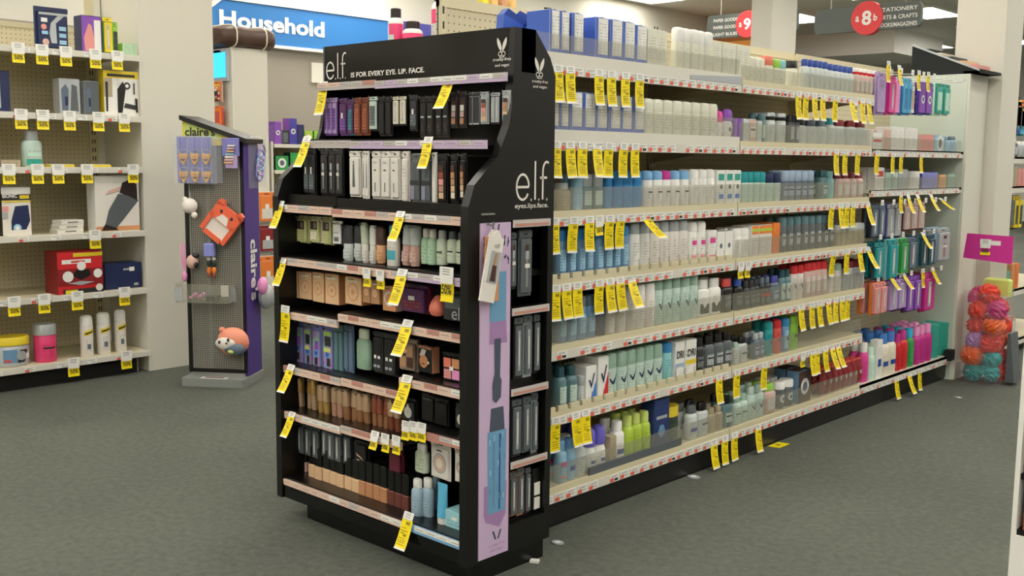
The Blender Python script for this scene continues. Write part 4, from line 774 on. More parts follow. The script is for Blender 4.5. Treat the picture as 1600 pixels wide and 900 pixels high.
# yellow tags -------------------------------------------------------------
def tag_mesh(kind, W=.050, H=.096):
    """hangs down from its top edge, faces -Y"""
    m = MB(); n = 4; H = {0: H, 1: .044, 2: .056}[kind]
    if kind: W = .042
    for i in range(n):
        z0, z1 = -H*i/n, -H*(i+1)/n; y0, y1 = .003*math.sin(i/n*3), .003*math.sin((i+1)/n*3)
        m.face([(-W/2, y1, z1), (W/2, y1, z1), (W/2, y0, z0), (-W/2, y0, z0)], 'tagyellow')
        m.face([(-W/2, y1+.0006, z1), (-W/2, y0+.0006, z0), (W/2, y0+.0006, z0), (W/2, y1+.0006, z1)], 'labelwhite')
    if kind == 0:
        m.face([(-W/2, -.0006, -H), (W/2, -.0006, -H), (W/2, .0003, -H+.007), (-W/2, .0003, -H+.007)], 'labelwhite')
        rnd = random.Random(3); z = -.012
        for a, b, zz, hh in ((-.002, .016, -.015, .010), (-.018, .006, -.027, .002), (-.018, .016, -.036, .0022), (-.015, .002, -.044, .003), (0, .014, -.052, .007), (-.018, .012, -.060, .002), (-.018, .016, -.067, .002), (-.018, .014, -.073, .002), (-.018, .016, -.080, .002)):
            m.face([(a, -.0009, zz), (b, -.0009, zz), (b, -.0009, zz+hh), (a, -.0009, zz+hh)], 'tagink')
    else:
        m.face([(-W/2, -.0012, -.014), (W/2, -.0012, -.014), (W/2, -.0012, .002), (-W/2, -.0012, .002)], 'labelwhite')
    return m.mesh('price_tag')
TM = {k: tag_mesh(k) for k in (0, 1, 2)}
HM = MB(); HM.box(-.023, .023, -.001, 0, 0, .024, 'labelwhite')
for z in (.006, .012, .017): HM.face([(-.013, -.0013, z), (.011, -.0013, z), (.011, -.0013, z+.002), (-.013, -.0013, z+.002)], 'inkgrey')
HM = HM.mesh('tag_holder')
def put_tag(loc, rotz, flare, k, label, scale=1.0, twist=0, group='yellow shelf price tags'):
    o = obj('price_tag', TM[k], None, loc); o.rotation_mode = 'XYZ'
    o.matrix_world = Matrix.Translation(loc) @ Matrix.Rotation(rotz, 4, 'Z') @ Matrix.Rotation(R(twist), 4, 'Y') @ Matrix.Rotation(R(-flare), 4, 'X') @ Matrix.Diagonal((scale, scale, scale, 1))
    tag(o, label, 'price tag', group)
    hd = obj('tag_holder', HM, o, (0, -.001, .001))
    if k: text('50%', .030*(1 if k == 1 else 1.1), .015 if k == 1 else .022, 'ink', o, (-.015, -.0022, -.033 if k == 1 else -.038), FY, .02)
    return o
cnt = {}
byl = {}
for (l, y, tl, k) in GTAGS:
    b = 'near' if y < 0 else 'middle' if y < 1.22 else 'far'; byl.setdefault((l, b), []).append((y, tl, k))
for (l, b), L_ in byl.items():
    L_.sort()
    for i, (y, tl, k) in enumerate(L_):
        s = ('short yellow 50% tag' if k else 'long yellow price tag')+(f' leaning outward' if tl > 8 else ' hanging straight')
        s += f', {ORD[i]} of {len(L_)} tags under {LVN[l]} shelf, {b} bay' if len(L_) > 1 else f', only tag under {LVN[l]} shelf, {b} bay'
        put_tag((.004, y, ZS[l-1]+.004), R(90), tl*1.5+2, k, s, twist=random.uniform(-3, 3))
# far bay hanging packs ---------------------------------------------------
def hang(y0, y1, zb, zt, x, n, kind, d, desc, cols, acc, tilt=0, deep=2):
    w_ = (y1-y0)/n; root = None
    for i in range(n):
        for q in range(deep):
            if root is None: root, kids = product(kind, w_*.95, d, zt-zb, cols, acc); o = root
            else: o = copy_tree(root, kids)
            o.location = (x-.012-q*(d+.008), y0+w_*(i+.5), zb); o.rotation_euler = (0, R(tilt), R(90))
            s = desc+(f', {ORD[i]} from left' if n > 1 else '')+(' behind' if q else '')
            o['label'] = s+', far bay'; o['category'] = CATS[kind]; o['group'] = short(desc, 7)+' in the far bay'
for a in [(1.24, 1.35, 1.485, 1.69, 0, 1, 'card', .03, 'lilac razor pack at left of top pegs', ('lilac', 'lilac'), 'lines'),
          (1.38, 1.47, 1.49, 1.68, 0, 1, 'card', .03, 'magenta razor pack on top pegs', ('magenta', 'hotpink'), 'pencil'),
          (1.48, 1.54, 1.495, 1.67, -.01, 1, 'card', .03, 'pale pink pack on top pegs', ('pink', 'pink'), 'lines'),
          (1.55, 1.66, 1.495, 1.68, 0, 2, 'card', .03, 'bright blue pack on top pegs', ('azure', 'skyb'), 'lines'),
          (1.67, 1.72, 1.50, 1.67, -.01, 1, 'card', .03, 'blush white pack on top pegs', ('blush', 'white'), 'lines'),
          (1.75, 1.93, 1.505, 1.675, 0, 2, 'card', .03, 'violet pack with white emblem on top pegs', ('indigo', 'violet'), 'disc'),
          (1.97, 2.18, 1.51, 1.68, 0, 2, 'card', .03, 'mint teal pack on top pegs', ('mint', 'jade'), 'lines'),
          (1.26, 1.42, .88, 1.045, 0, 2, 'card', .03, 'dark razor pack on second peg row', ('charcoal', 'slate'), 'pencil'),
          (1.44, 1.62, .87, 1.045, 0, 2, 'card', .03, 'indigo and white razor pack on second pegs', ('indigo', 'silver'), 'pencil'),
          (1.64, 1.92, .90, 1.045, 0, 3, 'card', .03, 'rosy red slim razor pack on second pegs', ('wine', 'rosy'), 'pencil'),
          (1.27, 1.37, .675, .86, .02, 1, 'card', .04, 'dark teal razor bag on third pegs', ('darkteal', 'teal'), 'pencil'),
          (1.39, 1.51, .665, .87, .03, 1, 'card', .05, 'light turquoise razor bag on third pegs', ('aqua', 'teal'), 'pencil'),
          (1.53, 1.64, .68, .87, .03, 1, 'card', .05, 'green and mint razor bag on third pegs', ('mintgreen', 'green'), 'pencil'),
          (1.66, 1.77, .70, .865, .02, 1, 'card', .05, 'periwinkle razor bag on third pegs', ('periwinkle', 'slate'), 'pencil'),
          (1.79, 1.99, .70, .87, .03, 2, 'card', .05, 'grey teal razor bag on third pegs', ('slateteal', 'darkteal'), 'pencil'),
          (2.01, 2.20, .715, .90, .03, 1, 'card', .05, 'large pale blue clear razor bag on third pegs', ('skyblue', 'silver'), 'brush'),
          (1.245, 1.40, .50, .66, .03, 2, 'card', .05, 'orange and white razor bag on bottom pegs', ('orange', 'salmon'), 'pencil'),
          (1.42, 1.64, .50, .66, .03, 2, 'card', .05, 'violet razor bag with white trim on bottom pegs', ('violet', 'lilac'), 'pencil'),
          (1.66, 1.86, .47, .66, .02, 2, 'card', .05, 'plum razor bag on bottom pegs', ('plum', 'violet'), 'pencil'),
          (1.88, 2.05, .45, .66, .02, 1, 'card', .05, 'raspberry pink razor bag on bottom pegs', ('pinkpuff', 'magenta'), 'pencil')]:
    hang(*a)
for i, (y, z, fl, s) in enumerate([(1.29, 1.72, 4, 'yellow tag over the lilac razor pack'), (1.42, 1.71, 12, 'yellow tag over the magenta razor pack'), (1.66, 1.70, 4, 'yellow tag over the bright blue packs'), (1.78, 1.70, 4, 'yellow tag over the violet packs'),
     (1.40, 1.28, 2, 'left yellow tag under the upper shelf of the far bay'), (1.50, 1.28, 2, 'middle yellow tag under the upper shelf of the far bay'), (1.75, 1.28, 5, 'right yellow tag under the upper shelf of the far bay'),
     (1.52, 1.08, 6, 'yellow tag at left of second pegs'), (1.62, 1.07, 24, 'second yellow tag on second pegs'), (1.74, 1.07, 28, 'third yellow tag on second pegs'), (1.92, 1.07, 32, 'fourth yellow tag on second pegs'), (2.07, 1.05, 55, 'yellow tag lifted flat at right of second pegs'),
     (1.84, .87, 35, 'yellow tag slanting over the teal razor bags'), (1.45, .68, 38, 'left slanting yellow tag over the violet razor bags'), (1.62, .67, 38, 'right slanting yellow tag over the violet razor bags'), (1.86, .67, 6, 'yellow tag on the plum razor bag'), (2.0, .67, 30, 'yellow tag on the raspberry razor bag')]):
    put_tag((.03, y, z), R(90), fl, 0, s+', far bay', .85)
# blue cartons standing open on the top shelf and pink bottles on the rear side
for i, (y, z, r_) in enumerate([(-1.15, 1.62, 20), (-1.08, 1.66, -10), (-.93, 1.60, 5)]):
    m = MB(); m.prism([(-.04, 0), (.04, 0), (.05, .1), (-.03, .13)], -.02, .02, 'blue'); m.prism([(-.03, .13), (.05, .1), (.07, .11), (-.01, .15)], -.018, .018, 'royal')
    o = m.build('carton', None, (-.2, y, ZS[0]+.068), (0, 0, R(60+r_))); tag(o, ['bright blue leaning carton behind black header, left one', 'bright blue leaning carton behind black header, right one', 'blue open carton leaning in the empty slot of the top shelf'][i], 'box', 'loose blue cartons')
t, k_ = product('bottle', .05, .05, .16, ('brown', 'black'), 'lines'); t.location = (-.25, -.88, ZS[0]+.068); t['label'] = 'brown pump bottle top behind the blue cartons of the top shelf'; t['category'] = 'bottle'
m = MB(); m.tube([(0, 0, .15), (0, 0, .185), (0, -.03, .183)], .004, 'black'); m.build('pump', t)
for i, (x, y, h_, w_, lbl) in enumerate([(-.80, -1.12, .235, .055, 'small pink bottle with dark cap above black header'), (-.73, -1.10, .185, .075, 'low pink jar with dark lid beside the pink bottle'), (-.70, -.98, .31, .08, 'large pink bottle with white shoulder above black header'), (-.62, -.96, .31, .07, 'large pink bottle at right with pale label')]):
    t = thing('bottle', lbl, 'bottle', (x, y, 1.564)); m = MB(); r_ = w_/2
    m.lathe([(.95, 0), (1, .004), (1, h_*.78), (.92, h_*.82), (.6, h_*.86)], 'pinkgoods', r_, r_, 16); m.build('body', t, smooth=True)
    m = MB(); m.lathe([(1.0, h_*.77), (.96, h_*.82), (.64, h_*.87)], 'white', r_*1.02, r_*1.02, 16); m.build('shoulder', t, smooth=True)
    m = MB(); m.lathe([(.66, h_*.86), (.72, h_*.865), (.72, h_), (.6, h_*1.01)], 'brownblack', r_, r_, 14); m.build('cap', t, smooth=True)
    m = MB(); f = curved(r_, r_, 1, h_*.15, h_*.6, .6); [m.face([f(u_/4, 0, .001), f(u_/4+.25, 0, .001), f(u_/4+.25, 1, .001), f(u_/4, 1, .001)], 'print_pale') for u_ in range(4)]; m.build('print', t)
# two dome sprays flat on floor etc: debris
m = MB(); m.prism([(-.0, -.055), (.052, -.045), (.05, .05), (-.002, .04)], .001, .0022, 'tagyellow', 'XY'); m.face([(.012, -.02, .003), (.03, -.018, .003), (.032, .01, .003), (.014, .008, .003)], 'tagink')
tag(m.build('price_tag', None, (-.02, .415, 0)), 'yellow price tag fallen flat on the carpet', 'price tag')
for i, (x, y, s_, lb) in enumerate([(-.0, -.26, 1.0, 'flat clear plastic scrap on the carpet below the near bay'), (.085, -1.19, .8, 'round clear plastic sticker beside the black display base'), (.22, 1.96, .7, 'small white paper scrap on the carpet in front of far bay')]):
    m = MB(); m.prism(circle(0, 0, .028*s_, 12, .022*s_), .0005, .004, 'silver', 'XY'); m.prism(circle(0, 0, .012*s_, 10), .004, .005, 'white', 'XY'); tag(m.build('plastic_scrap', None, (x, y, 0)), lb, 'litter')
o = MB(); o.box(-.014, .014, -.01, .01, 0, .008, 'white'); tag(o.build('paper_scrap', None, (.14, -1.365, 0), (0, 0, .5)), 'tiny crumpled white paper bits by the display base', 'litter')
# slanted brochure tray on top of the end panel
t = thing('brochure_tray', 'black slanted tray with brochures on top of the white end panel', 'tray', (-.13, 2.56, 1.755))
m = MB(); m.prism([(-.20, 0), (-.20, .175), (.19, .012), (.19, 0)], -.14, .12, 'trayblack'); m.build('wedge', t)
m = MB(); m.prism([(-.205, .176), (-.20, .185), (.19, .022), (.19, .012)], -.145, -.135, 'silver'); m.build('edge_trim', t)
for i in range(5):
    c = ('trayblack', 'cream', 'charcoal', 'sand', 'salmon')[i]; m = MB(); u = -.13+i*.066
    zz = .175-(u+.20)*.418; m.box(u-.028, u+.028, -.12, .10, zz-.004, zz+.008+.002*i, c); m.build('brochure', t, (0, 0, 0), (0, 0, 0))
m = MB(); m.box(.10, .22, -.14, .12, 0.0, .016, 'trayblack'); m.build('front_lip', t)
# ================================================================ black end display
EX0, EX1, EB = -.80, .15, -1.31      # outer sides and back
ec = thing('endcap_display', 'tall black cosmetics display at the end of the long shelving', 'display', (-.325, -1.48, 0))
def EP(mb, name, smooth=False): return mb.build(name, ec, (.325, 1.48, 0), smooth=smooth)   # built in room coordinates
prof_front = [(-1.49, 1.628), (-1.497, 1.42), (-1.51, 1.35), (-1.53, 1.31), (-1.56, 1.255), (-1.61, 1.215), (-1.65, 1.18), (-1.672, 1.12), (-1.675, .07)]
prof = prof_front+[(EB, .07), (EB, 1.50), (-1.335, 1.553), (-1.40, 1.626)]
m = MB(); m.prism([(-1.56, 1.255), (-1.61, 1.215), (-1.65, 1.18), (-1.672, 1.12), (-1.675, .07), (EB, .07), (EB, 1.30), (-1.53, 1.30)], EX0, EX0+.03, 'blackpanel', 'YZ'); m.prism([(-1.48, 1.60), (-1.497, 1.42), (-1.51, 1.35), (-1.53, 1.30), (-1.56, 1.24), (EB, 1.24), (EB, 1.60)], -.752, -.736, 'blackpanel', 'YZ'); EP(m, 'side_panel')
# right side: frame around the side pockets
m = MB()
m.prism([p for p in prof_front[:-1]]+[(-1.675, 1.075), (EB, 1.075), (EB, 1.50), (-1.335, 1.553), (-1.40, 1.626)], .12, EX1, 'blackpanel', 'YZ')
m.box(.12, EX1, -1.675, -1.495, .07, 1.075, 'blackpanel'); m.box(.12, EX1, -1.335, EB, .07, 1.075, 'blackpanel'); m.box(.12, EX1, -1.495, -1.335, .07, .155, 'blackpanel')
EP(m, 'side_panel')
m = MB(); m.box(.035, .04, -1.495, -1.335, .155, 1.075, 'black'); m.box(.04, .12, -1.50, -1.495, .155, 1.075, 'black'); m.box(.04, .12, -1.335, -1.33, .155, 1.075, 'black'); EP(m, 'pocket_lining')
m = MB(); m.box(EX0+.03, .12, -1.335, EB, .08, 1.55, 'black'); EP(m, 'back_panel')
m = MB(); m.prism([(EX0+.1, -1.62), (.10, -1.62), (.125, -1.59), (.125, EB), (EX0+.1, EB)], 0, .075, 'black', 'XY'); m.box(EX0+.02, .14, -1.66, EB, .07, .095, 'black'); EP(m, 'base_cabinet')
m = MB(); m.box(EX0+.03, .12, -1.668, -1.655, .072, .116, 'blackgloss'); EP(m, 'base_fascia')
# header with rounded right corner
hp = [(-.735, -1.495), (.115, -1.495)]+[(.115+.035*math.sin(R(a)), -1.46-.035*math.cos(R(a))) for a in (20, 40, 60, 80, 90)]+[(.15, -1.40), (-.735, -1.40)]
m = MB(); m.prism(hp, 1.503, 1.628, 'blackgloss', 'XY'); EP(m, 'header_panel', True)
m = MB(); m.prism([(-.735, 1.503), (-.735, 1.628), (-.742, 1.628), (-.742, 1.503)], -1.497, -1.40, 'smoke', 'XZ'); EP(m, 'header_edge')
# shelves with price strips: (x0, x1, strip bottom z, strip y, colour)
SEG = [(-.745, -.44, 1.478, -1.52, 'stripgrey'), (-.44, .146, 1.474, -1.52, 'striplilac'), (-.725, -.47, 1.283, -1.60, 'stripgrey'), (-.47, .146, 1.281, -1.60, 'striplilac'),
 (-.79, -.49, 1.068, -1.66, 'strippeach'), (-.487, .12, 1.064, -1.66, 'strippeach'), (-.79, -.14, .888, -1.66, 'strippeach'), (-.137, .12, .890, -1.66, 'striplilac'),
 (-.79, -.465, .704, -1.66, 'strippeach'), (-.462, .125, .727, -1.66, 'strippeach'), (-.775, -.453, .514, -1.66, 'strippeach'), (-.45, -.165, .517, -1.66, 'strippeach'), (-.162, .125, .563, -1.66, 'strippeach'),
 (-.77, -.458, .352, -1.66, 'strippeach'), (-.455, -.153, .359, -1.66, 'strippeach'), (-.15, .13, .414, -1.66, 'striprose'), (-.77, -.138, .112, -1.668, 'strippeach'), (-.135, .125, .115, -1.668, 'lightblue')]
for si, (x0, x1, z, y, c) in enumerate(SEG):
    m = MB(); m.box(max(x0, EX0+.03), min(x1, .119), y+.008, -1.335, z+.012, z+.03 if si > 1 else z+.026, 'black')
    if z > 1.0 and si in (4, 5): m.box(max(x0, EX0+.03), x1, y+.02, y+.026, z+.03, z+.06, 'black')
    sh = EP(m, 'shelf')
    m = MB(); m.box(x0, x1, y, y+.006, z, z+.025, c); stp = m.build('price_strip', sh)
    n = max(2, int((x1-x0)/.052)); rnd = random.Random(si)
    for i in range(n):
        a = x0+(x1-x0)*i/n; b = x0+(x1-x0)*(i+1)/n
        m = MB(); m.box(a+.001, b-.001, y-.0016, y, z+.010, z+.025, rnd.choice(('stripgrey', 'labelwhite', c, 'strippeach', 'striprose') if c not in ('striplilac', 'lightblue') else ('stripgrey', 'labelwhite', c)))
        m.face([(a+.008, y-.0019, z+.015), (b-.012, y-.0019, z+.015), (b-.012, y-.0019, z+.017), (a+.008, y-.0019, z+.017)], 'inkgrey')
        m.build('price_label', sh)
# side pockets
for z in (1.055, .795, .553, .330, .158):
    m = MB(); m.box(.04, .12, -1.495, -1.335, z-.006, z, 'black'); sh = EP(m, 'pocket_shelf')
    if z > .2: m = MB(); m.box(.118, .156, -1.498, -1.332, z, z+.022, 'black'); m.box(.156, .158, -1.498, -1.332, z, z+.022, 'stripgrey'); m.face([(.1585, -1.49, z+.003), (.1585, -1.34, z+.003), (.1585, -1.34, z+.011), (.1585, -1.49, z+.011)], 'striprose'); m.build('price_strip', sh)
# lettering -------------------------------------------------------------
def strokes(lines, wd, k, frame, loc, name='lettering'):
    m = MB()
    for L_ in lines: m.strip(L_, wd, k)
    o = m.build(name, ec); o.location = (loc[0]+.325, loc[1]+1.48, loc[2]); o.rotation_euler = (0, 0, 0) if frame == 'Y' else (0, 0, R(90)); return o
def arc(cx, cz, rx, rz, a0, a1, n=18): return [(cx+rx*math.cos(R(a0+(a1-a0)*i/n)), cz+rz*math.sin(R(a0+(a1-a0)*i/n))) for i in range(n+1)]
def elf(s, sx=1):
    """e.l.f. in thin strokes, unit: l is 1 high; about 1.35 wide"""
    q = lambda P: [(a*s*sx, b*s) for a, b in P]
    e = [(.04, .34), (.53, .34)]+arc(.29, .34, .25, .33, 8, 328, 22)
    return [q(e), q([(.80, .0), (.80, 1.02)]), q([(1.12, 0), (1.12, .72)]+arc(1.28, .74, .16, .26, 180, 60, 10)), q([(1.0, .58), (1.3, .58)]),
            q([(.62, 0), (.66, 0)]), q([(.94, 0), (.98, 0)]), q([(1.28, 0), (1.32, 0)])]
strokes(elf(.083, .98), .0055, 'offwhite', 'Y', (-.727, -1.4965, 1.518))
def etext(s, W, H, x, y, z, frame='Y', k='offwhite', bold=.01):
    return text(s, W, H, k, ec, (x+.325, y+1.48, z), FY if frame == 'Y' else FX, bold)
etext('IS FOR EVERY EYE. LIP. FACE.', .365, .0165, -.592, -1.4965, 1.518, bold=.03)
strokes(elf(.112, .95), .007, 'offwhite', 'X', (.1512, -1.482, 1.134))
etext('eyes.lips.face.', .147, .019, .1512, -1.484, 1.106, 'X', bold=.01)
def bunny(x, y, z, s, frame, k='offwhite'):
    m = MB()
    for sg in (-1, 1):
        P = [(sg*(.06+.5*t+w_*.19*math.sin(math.pi*min(1, t*1.02))**.8), 1.15*t-w_*.05) for t, w_ in [(t, 1) for t in (0, .2, .4, .6, .8, 1)]+[(t, -1) for t in (.95, .8, .6, .4, .2)]]
        m.face([(a*s, 0, b*s) for a, b in (P if sg < 0 else P[::-1])], k)
    for c in (-.2, .2): m.strip([(a*s, b*s) for a, b in arc(c, -.22, .2, .18, 0, 360, 12)], .07*s, k)
    m.strip([(-.3*s, -.5*s), (.3*s, -.5*s)], .06*s, k)
    o = m.build('bunny_ears_emblem', ec); o.location = (x+.325, y+1.48, z); o.rotation_euler = (0, 0, 0) if frame == 'Y' else (0, 0, R(90)); return o
bunny(.105, -1.4965, 1.562, .034, 'Y'); etext('cruelty-free', .072, .012, .069, -1.4965, 1.532); etext('and vegan', .056, .011, .078, -1.4965, 1.516)
bx = bunny(.1512, -1.384, 1.508, .036, 'X'); etext('cruelty-free', .07, .011, .1512, -1.416, 1.474, 'X'); etext('and vegan', .06, .011, .1512, -1.411, 1.459, 'X')
# lilac poster on the side with a painted mascara
pm_ = MB(); pm_.box(.15, .153, -1.628, -1.502, .08, 1.072, 'posterlilac'); po = EP(pm_, 'side_poster')
def pq(pts, k, o_=.0008, name='poster_print'):
    m = MB(); m.face([(.153+o_, y, z) for y, z in pts], k); return m.build(name, po)
pq([(-1.608, .212), (-1.600, .19), (-1.54, .165), (-1.515, .20), (-1.512, .30), (-1.608, .30)], 'posterlilacd', .0006)
pq([(-1.592, .212), (-1.518, .212), (-1.514, .46), (-1.594, .46)], 'mascblue'); pq([(-1.586, .46), (-1.522, .46), (-1.528, .53), (-1.58, .53)], 'mascdark')
for a, b, c, d in ((-1.57, .23, -1.563, .44), (-1.545, .22, -1.540, .45)): pq([(a, b), (c, b), (c, d), (a, d)], 'steelblue' if a < -1.55 else 'royal', .0014)
rnd = random.Random(5)
for i in range(14):
    y = rnd.uniform(-1.588, -1.522); z = rnd.uniform(.225, .45); pq([(y, z), (y+.004, z-.003), (y+.006, z+.014), (y+.001, z+.018)], 'skyblue' if i % 2 else 'steelblue', .0018)
pq([(-1.588, .785), (-1.52, .785), (-1.520, .93), (-1.588, .93)], 'mascblue'); pq([(-1.59, .72), (-1.515, .72), (-1.52, .785), (-1.586, .785)], 'posterlilacd', .0009)
pq([(-1.566, .59), (-1.545, .59), (-1.542, .735), (-1.569, .735)], 'mascdark', .0016)
pq([(-1.574, .555), (-1.56, .545), (-1.54, .56), (-1.538, .61), (-1.55, .63), (-1.568, .63), (-1.576, .6)], 'mascdark', .0020)
for i in range(16):
    y0 = -1.618+.112*(i % 8)/8; z0 = 1.0-.055*(i//8)
    m = MB(); P = [Vector((.1545, y0+rnd.uniform(0, .01), z0+rnd.uniform(0, .035))) for _ in range(5)]
    m.tube(P, .0012, 'mascdark', 4); m.build('poster_print', po)
m = MB()
for sg in (-1, 1): m.face([(.154, -1.552+sg*a, .128+b) for a, b in ((.002, 0), (.009, .002), (.02, .028), (.012, .028))][::sg], 'mascdark')
m.build('poster_print', po)
text('cruelty free', .07, .009, 'posterlilacd', po, (.1545, -1.587, .108), FX); text('and vegan', .055, .009, 'posterlilacd', po, (.1545, -1.58, .093), FX)
m = MB(); m.box(.15, .156, -1.625, -1.572, 1.095, 1.1, 'metal'); m.tube([(.15, -1.60, 1.07), (.175, -1.60, 1.065), (.178, -1.60, 1.075)], .004, 'metal'); EP(m, 'side_hook')
# two brush packs hanging on the side hook
for i, (x, rt_, dz) in enumerate(((.165, 5, 0), (.185, -6, -.0))):
    o = thing('carded_pack', ['white brush card hanging on the side hook, front one', 'tan brush card hanging behind the front one on side hook'][1-i], 'cosmetic pack', (x, -1.60, 1.055), (R(-7+rt_), 0, 0), 'brush cards on the side hook')
    m = MB(); m.box(0, .006, -.022, .036, -.205, -.02, 'offwhite' if i else 'sandorange'); m.prism([(-.012, -.02), (.03, -.02), (.012, .0), (.004, .0)], 0, .004, 'offwhite', 'YZ'); m.build('card', o)
    m = MB(); m.box(.006, .0075, -.008, .032, -.15, -.06, 'silver'); m.prism([(.002, -.145), (.024, -.145), (.020, -.10), (.005, -.10)], .0075, .009, 'brown', 'YZ'); m.box(.0075, .009, .008, .017, -.10, -.065, 'sanddark'); m.build('window', o)
    m = MB(); m.tube([(.003, .008, 0), (.003, .008, .018)], .002, 'ink'); m.build('loop', o)
    text('elf', .022, .013, 'inkgrey', o, (.0078, .0, -.05), FX)
# pocket goods
for y0, y1, z0, z1, lb, c in [(-1.445, -1.385, .845, 1.045, 'clear brush pack with silver handle in the top side pocket', 'smoke'), (-1.492, -1.455, .87, 1.04, 'thin dark brush pack at left of the top side pocket', 'charcoal'),
    (-1.462, -1.425, .595, .785, 'dark slim pack at left of second side pocket', 'brownblack'), (-1.42, -1.38, .595, .785, 'clear pack with sticker in second side pocket', 'silver'), (-1.374, -1.345, .60, .785, 'glossy black curved pack in second side pocket', 'black'),
    (-1.47, -1.425, .355, .535, 'dark pack at left of third side pocket', 'charcoal'), (-1.42, -1.385, .36, .535, 'grey slim pack in third side pocket', 'smoke'), (-1.378, -1.35, .35, .54, 'pale edged pack in third side pocket', 'silver'),
    (-1.475, -1.445, .17, .31, 'copper pack at left of lowest side pocket', 'copperg'), (-1.44, -1.41, .165, .315, 'rose slim pack in lowest side pocket', 'rosegold'), (-1.405, -1.38, .165, .31, 'dark slim pack in lowest side pocket', 'brown')]:
    o, k_ = product('card', y1-y0, .02, z1-z0, (c, 'smoke'), 'brush' if 'brush' in lb else 'pencil'); o.location = (.128, (y0+y1)/2, z0); o.rotation_euler = (0, 0, R(90)); tag(o, lb, 'cosmetic pack', 'packs in the side pockets')
o = thing('carded_pack', 'black pack with two white tags in lowest side pocket', 'cosmetic pack', (.135, -1.355, .17)); m = MB(); m.box(-.01, .0, -.02, .02, 0, .13, 'black'); m.build('card', o)
m = MB(); m.box(0, .002, -.012, .014, .045, .085, 'offwhite'); m.box(0, .002, -.012, .014, .0, .038, 'offwhite'); m.build('tag', o)
# the goods of the display ------------------------------------------------
CN = {'header': 'under header', 'second': 'second endcap row', 'third': 'third endcap row', 'fourth': 'fourth endcap row', 'fifth': 'fifth endcap row', 'sixth': 'sixth endcap row', 'seventh': 'seventh endcap row', 'bottom': 'bottom endcap shelf'}
PEGZ = {}
for (c, x0, x1, zb, zt, n, kind, d, desc, cols, acc, hg, rows, yp) in EITEMS:
    zb = max(zb, .1425)
    w_ = (x1-x0)/n; root = None
    for i in range(n):
        for q in range(rows):
            if root is None: root, kids = product(kind, w_, d, zt-zb, cols, acc); o = root
            else: o = copy_tree(root, kids)
            o.location = (x0+w_*(i+.5), yp+d/2+q*(d+.006)+random.uniform(-.003, .003), max(zb, .1425))
            if hg and kind == 'tubeh': o.rotation_euler = (R(random.uniform(-3, 3)), R(random.uniform(-3, 3)), 0)
            elif hg: o.rotation_euler = (0, 0, R(random.uniform(-4, 4)))
            s = desc+(f', {ORD[i]} from left' if n > 1 else '')+(f', {ROWN[q]}' if q else '')+', '+CN[c]
            o['label'] = s; o['category'] = CATS[kind]
            if n > 1 or rows > 1: o['group'] = short(desc, 8)+' in the black display'
            if hg and q == 0 and kind not in ('bottle', 'egg'):
                m = MB(); xx = x0+w_*(i+.5)-.325+.65-.0; m.tube([(x0+w_*(i+.5), -1.335, zt-.006), (x0+w_*(i+.5), yp-.015, zt-.006), (x0+w_*(i+.5), yp-.018, zt)], .0015, 'metal', 4); EP(m, 'peg_hook')
byc = {}
for t_ in ETAGS: byc.setdefault(t_[0], []).append(t_)
TN = {'h': 'header', 's1': 'second', 's2': 'third', 's3': 'fourth', 's4': 'fifth', 's5': 'sixth', 's6': 'seventh', 's7': 'bottom'}
for c, L_ in byc.items():
    L_.sort(key=lambda a: a[1])
    for i, (c_, x, y, z, fl, ln, k) in enumerate(L_):
        s = {0: 'long yellow price tag flaring outward', 1: 'short yellow 50% tag', 2: 'larger yellow 50% tag'}[k]+(f', {ORD[i]} of {len(L_)}' if len(L_) > 1 else ', only one')+f' on the {TN[c]} strip of black display'
        put_tag((x, y+.018, z+.004), 0, max(fl, 1), k, s, {0: ln/.088, 1: .85, 2: 1.25}[k], group='yellow tags on the black display')
# ================================================================ left wall shelving
wu = thing('wall_shelf_unit', 'cream pegboard shelving at the left edge beside the wide pillar', 'shelving', (-3.6, -1.9, 0))
def WP(mb, name, parent=None): return mb.build(name, parent or wu, (3.6, 1.9, 0) if not parent else (0, 0, 0))
WY0, WY1 = -3.05, -.775
m = MB(); m.box(-3.9, -3.88, WY0, WY1-.05, .1, 1.965, 'pegboard'); WP(m, 'back_panel')
m = MB(); m.box(-3.9, -3.46, WY0, WY1-.05, 0, .07, 'blackish'); WP(m, 'kick_base')
m = MB()
for i in range(38):
    for y in (WY1-.075, WY1-.06): m.box(-3.8655, -3.8645, y-.0+.0, y+.006, .12+i*.05, .145+i*.05, 'ink')
m.box(-3.88, -3.865, WY1-.09, WY1-.04, .05, 2.4, 'creamsteel'); WP(m, 'upright')
m = MB(); m.box(-3.9, -3.86, WY1-.04, WY1, 0, 2.6, 'deckwhite'); m.box(-3.86, -3.48, WY1-.04, WY1-.03, 0, .09, 'creamdark'); WP(m, 'upright')
m = MB(); m.box(-3.905, -3.87, WY0, WY1-.05, 1.955, 1.985, 'creamdark'); WP(m, 'top_rail')
WZ = [1.775, 1.437, 1.153, .793, .462, .096]
for i, z in enumerate(WZ):
    m = MB(); m.box(-3.88, -3.41, WY0, WY1, z+.02, z+.032, 'creamsteel'); m.box(-3.41, -3.40, WY0, WY1, z, z+.034, 'deckwhite'); sh = WP(m, 'shelf')
    m = MB(); m.box(-3.40, -3.397, WY0, WY1, z+.002, z+.030, 'rail'); o = m.build('price_rail', sh)
    for j in range(7):
        y = -.9-j*.17-(i % 2)*.05; obj('price_label', LBL[2 if j % 3 else 0], sh, (-3.3965, y, z+.002), (0, 0, R(90)))
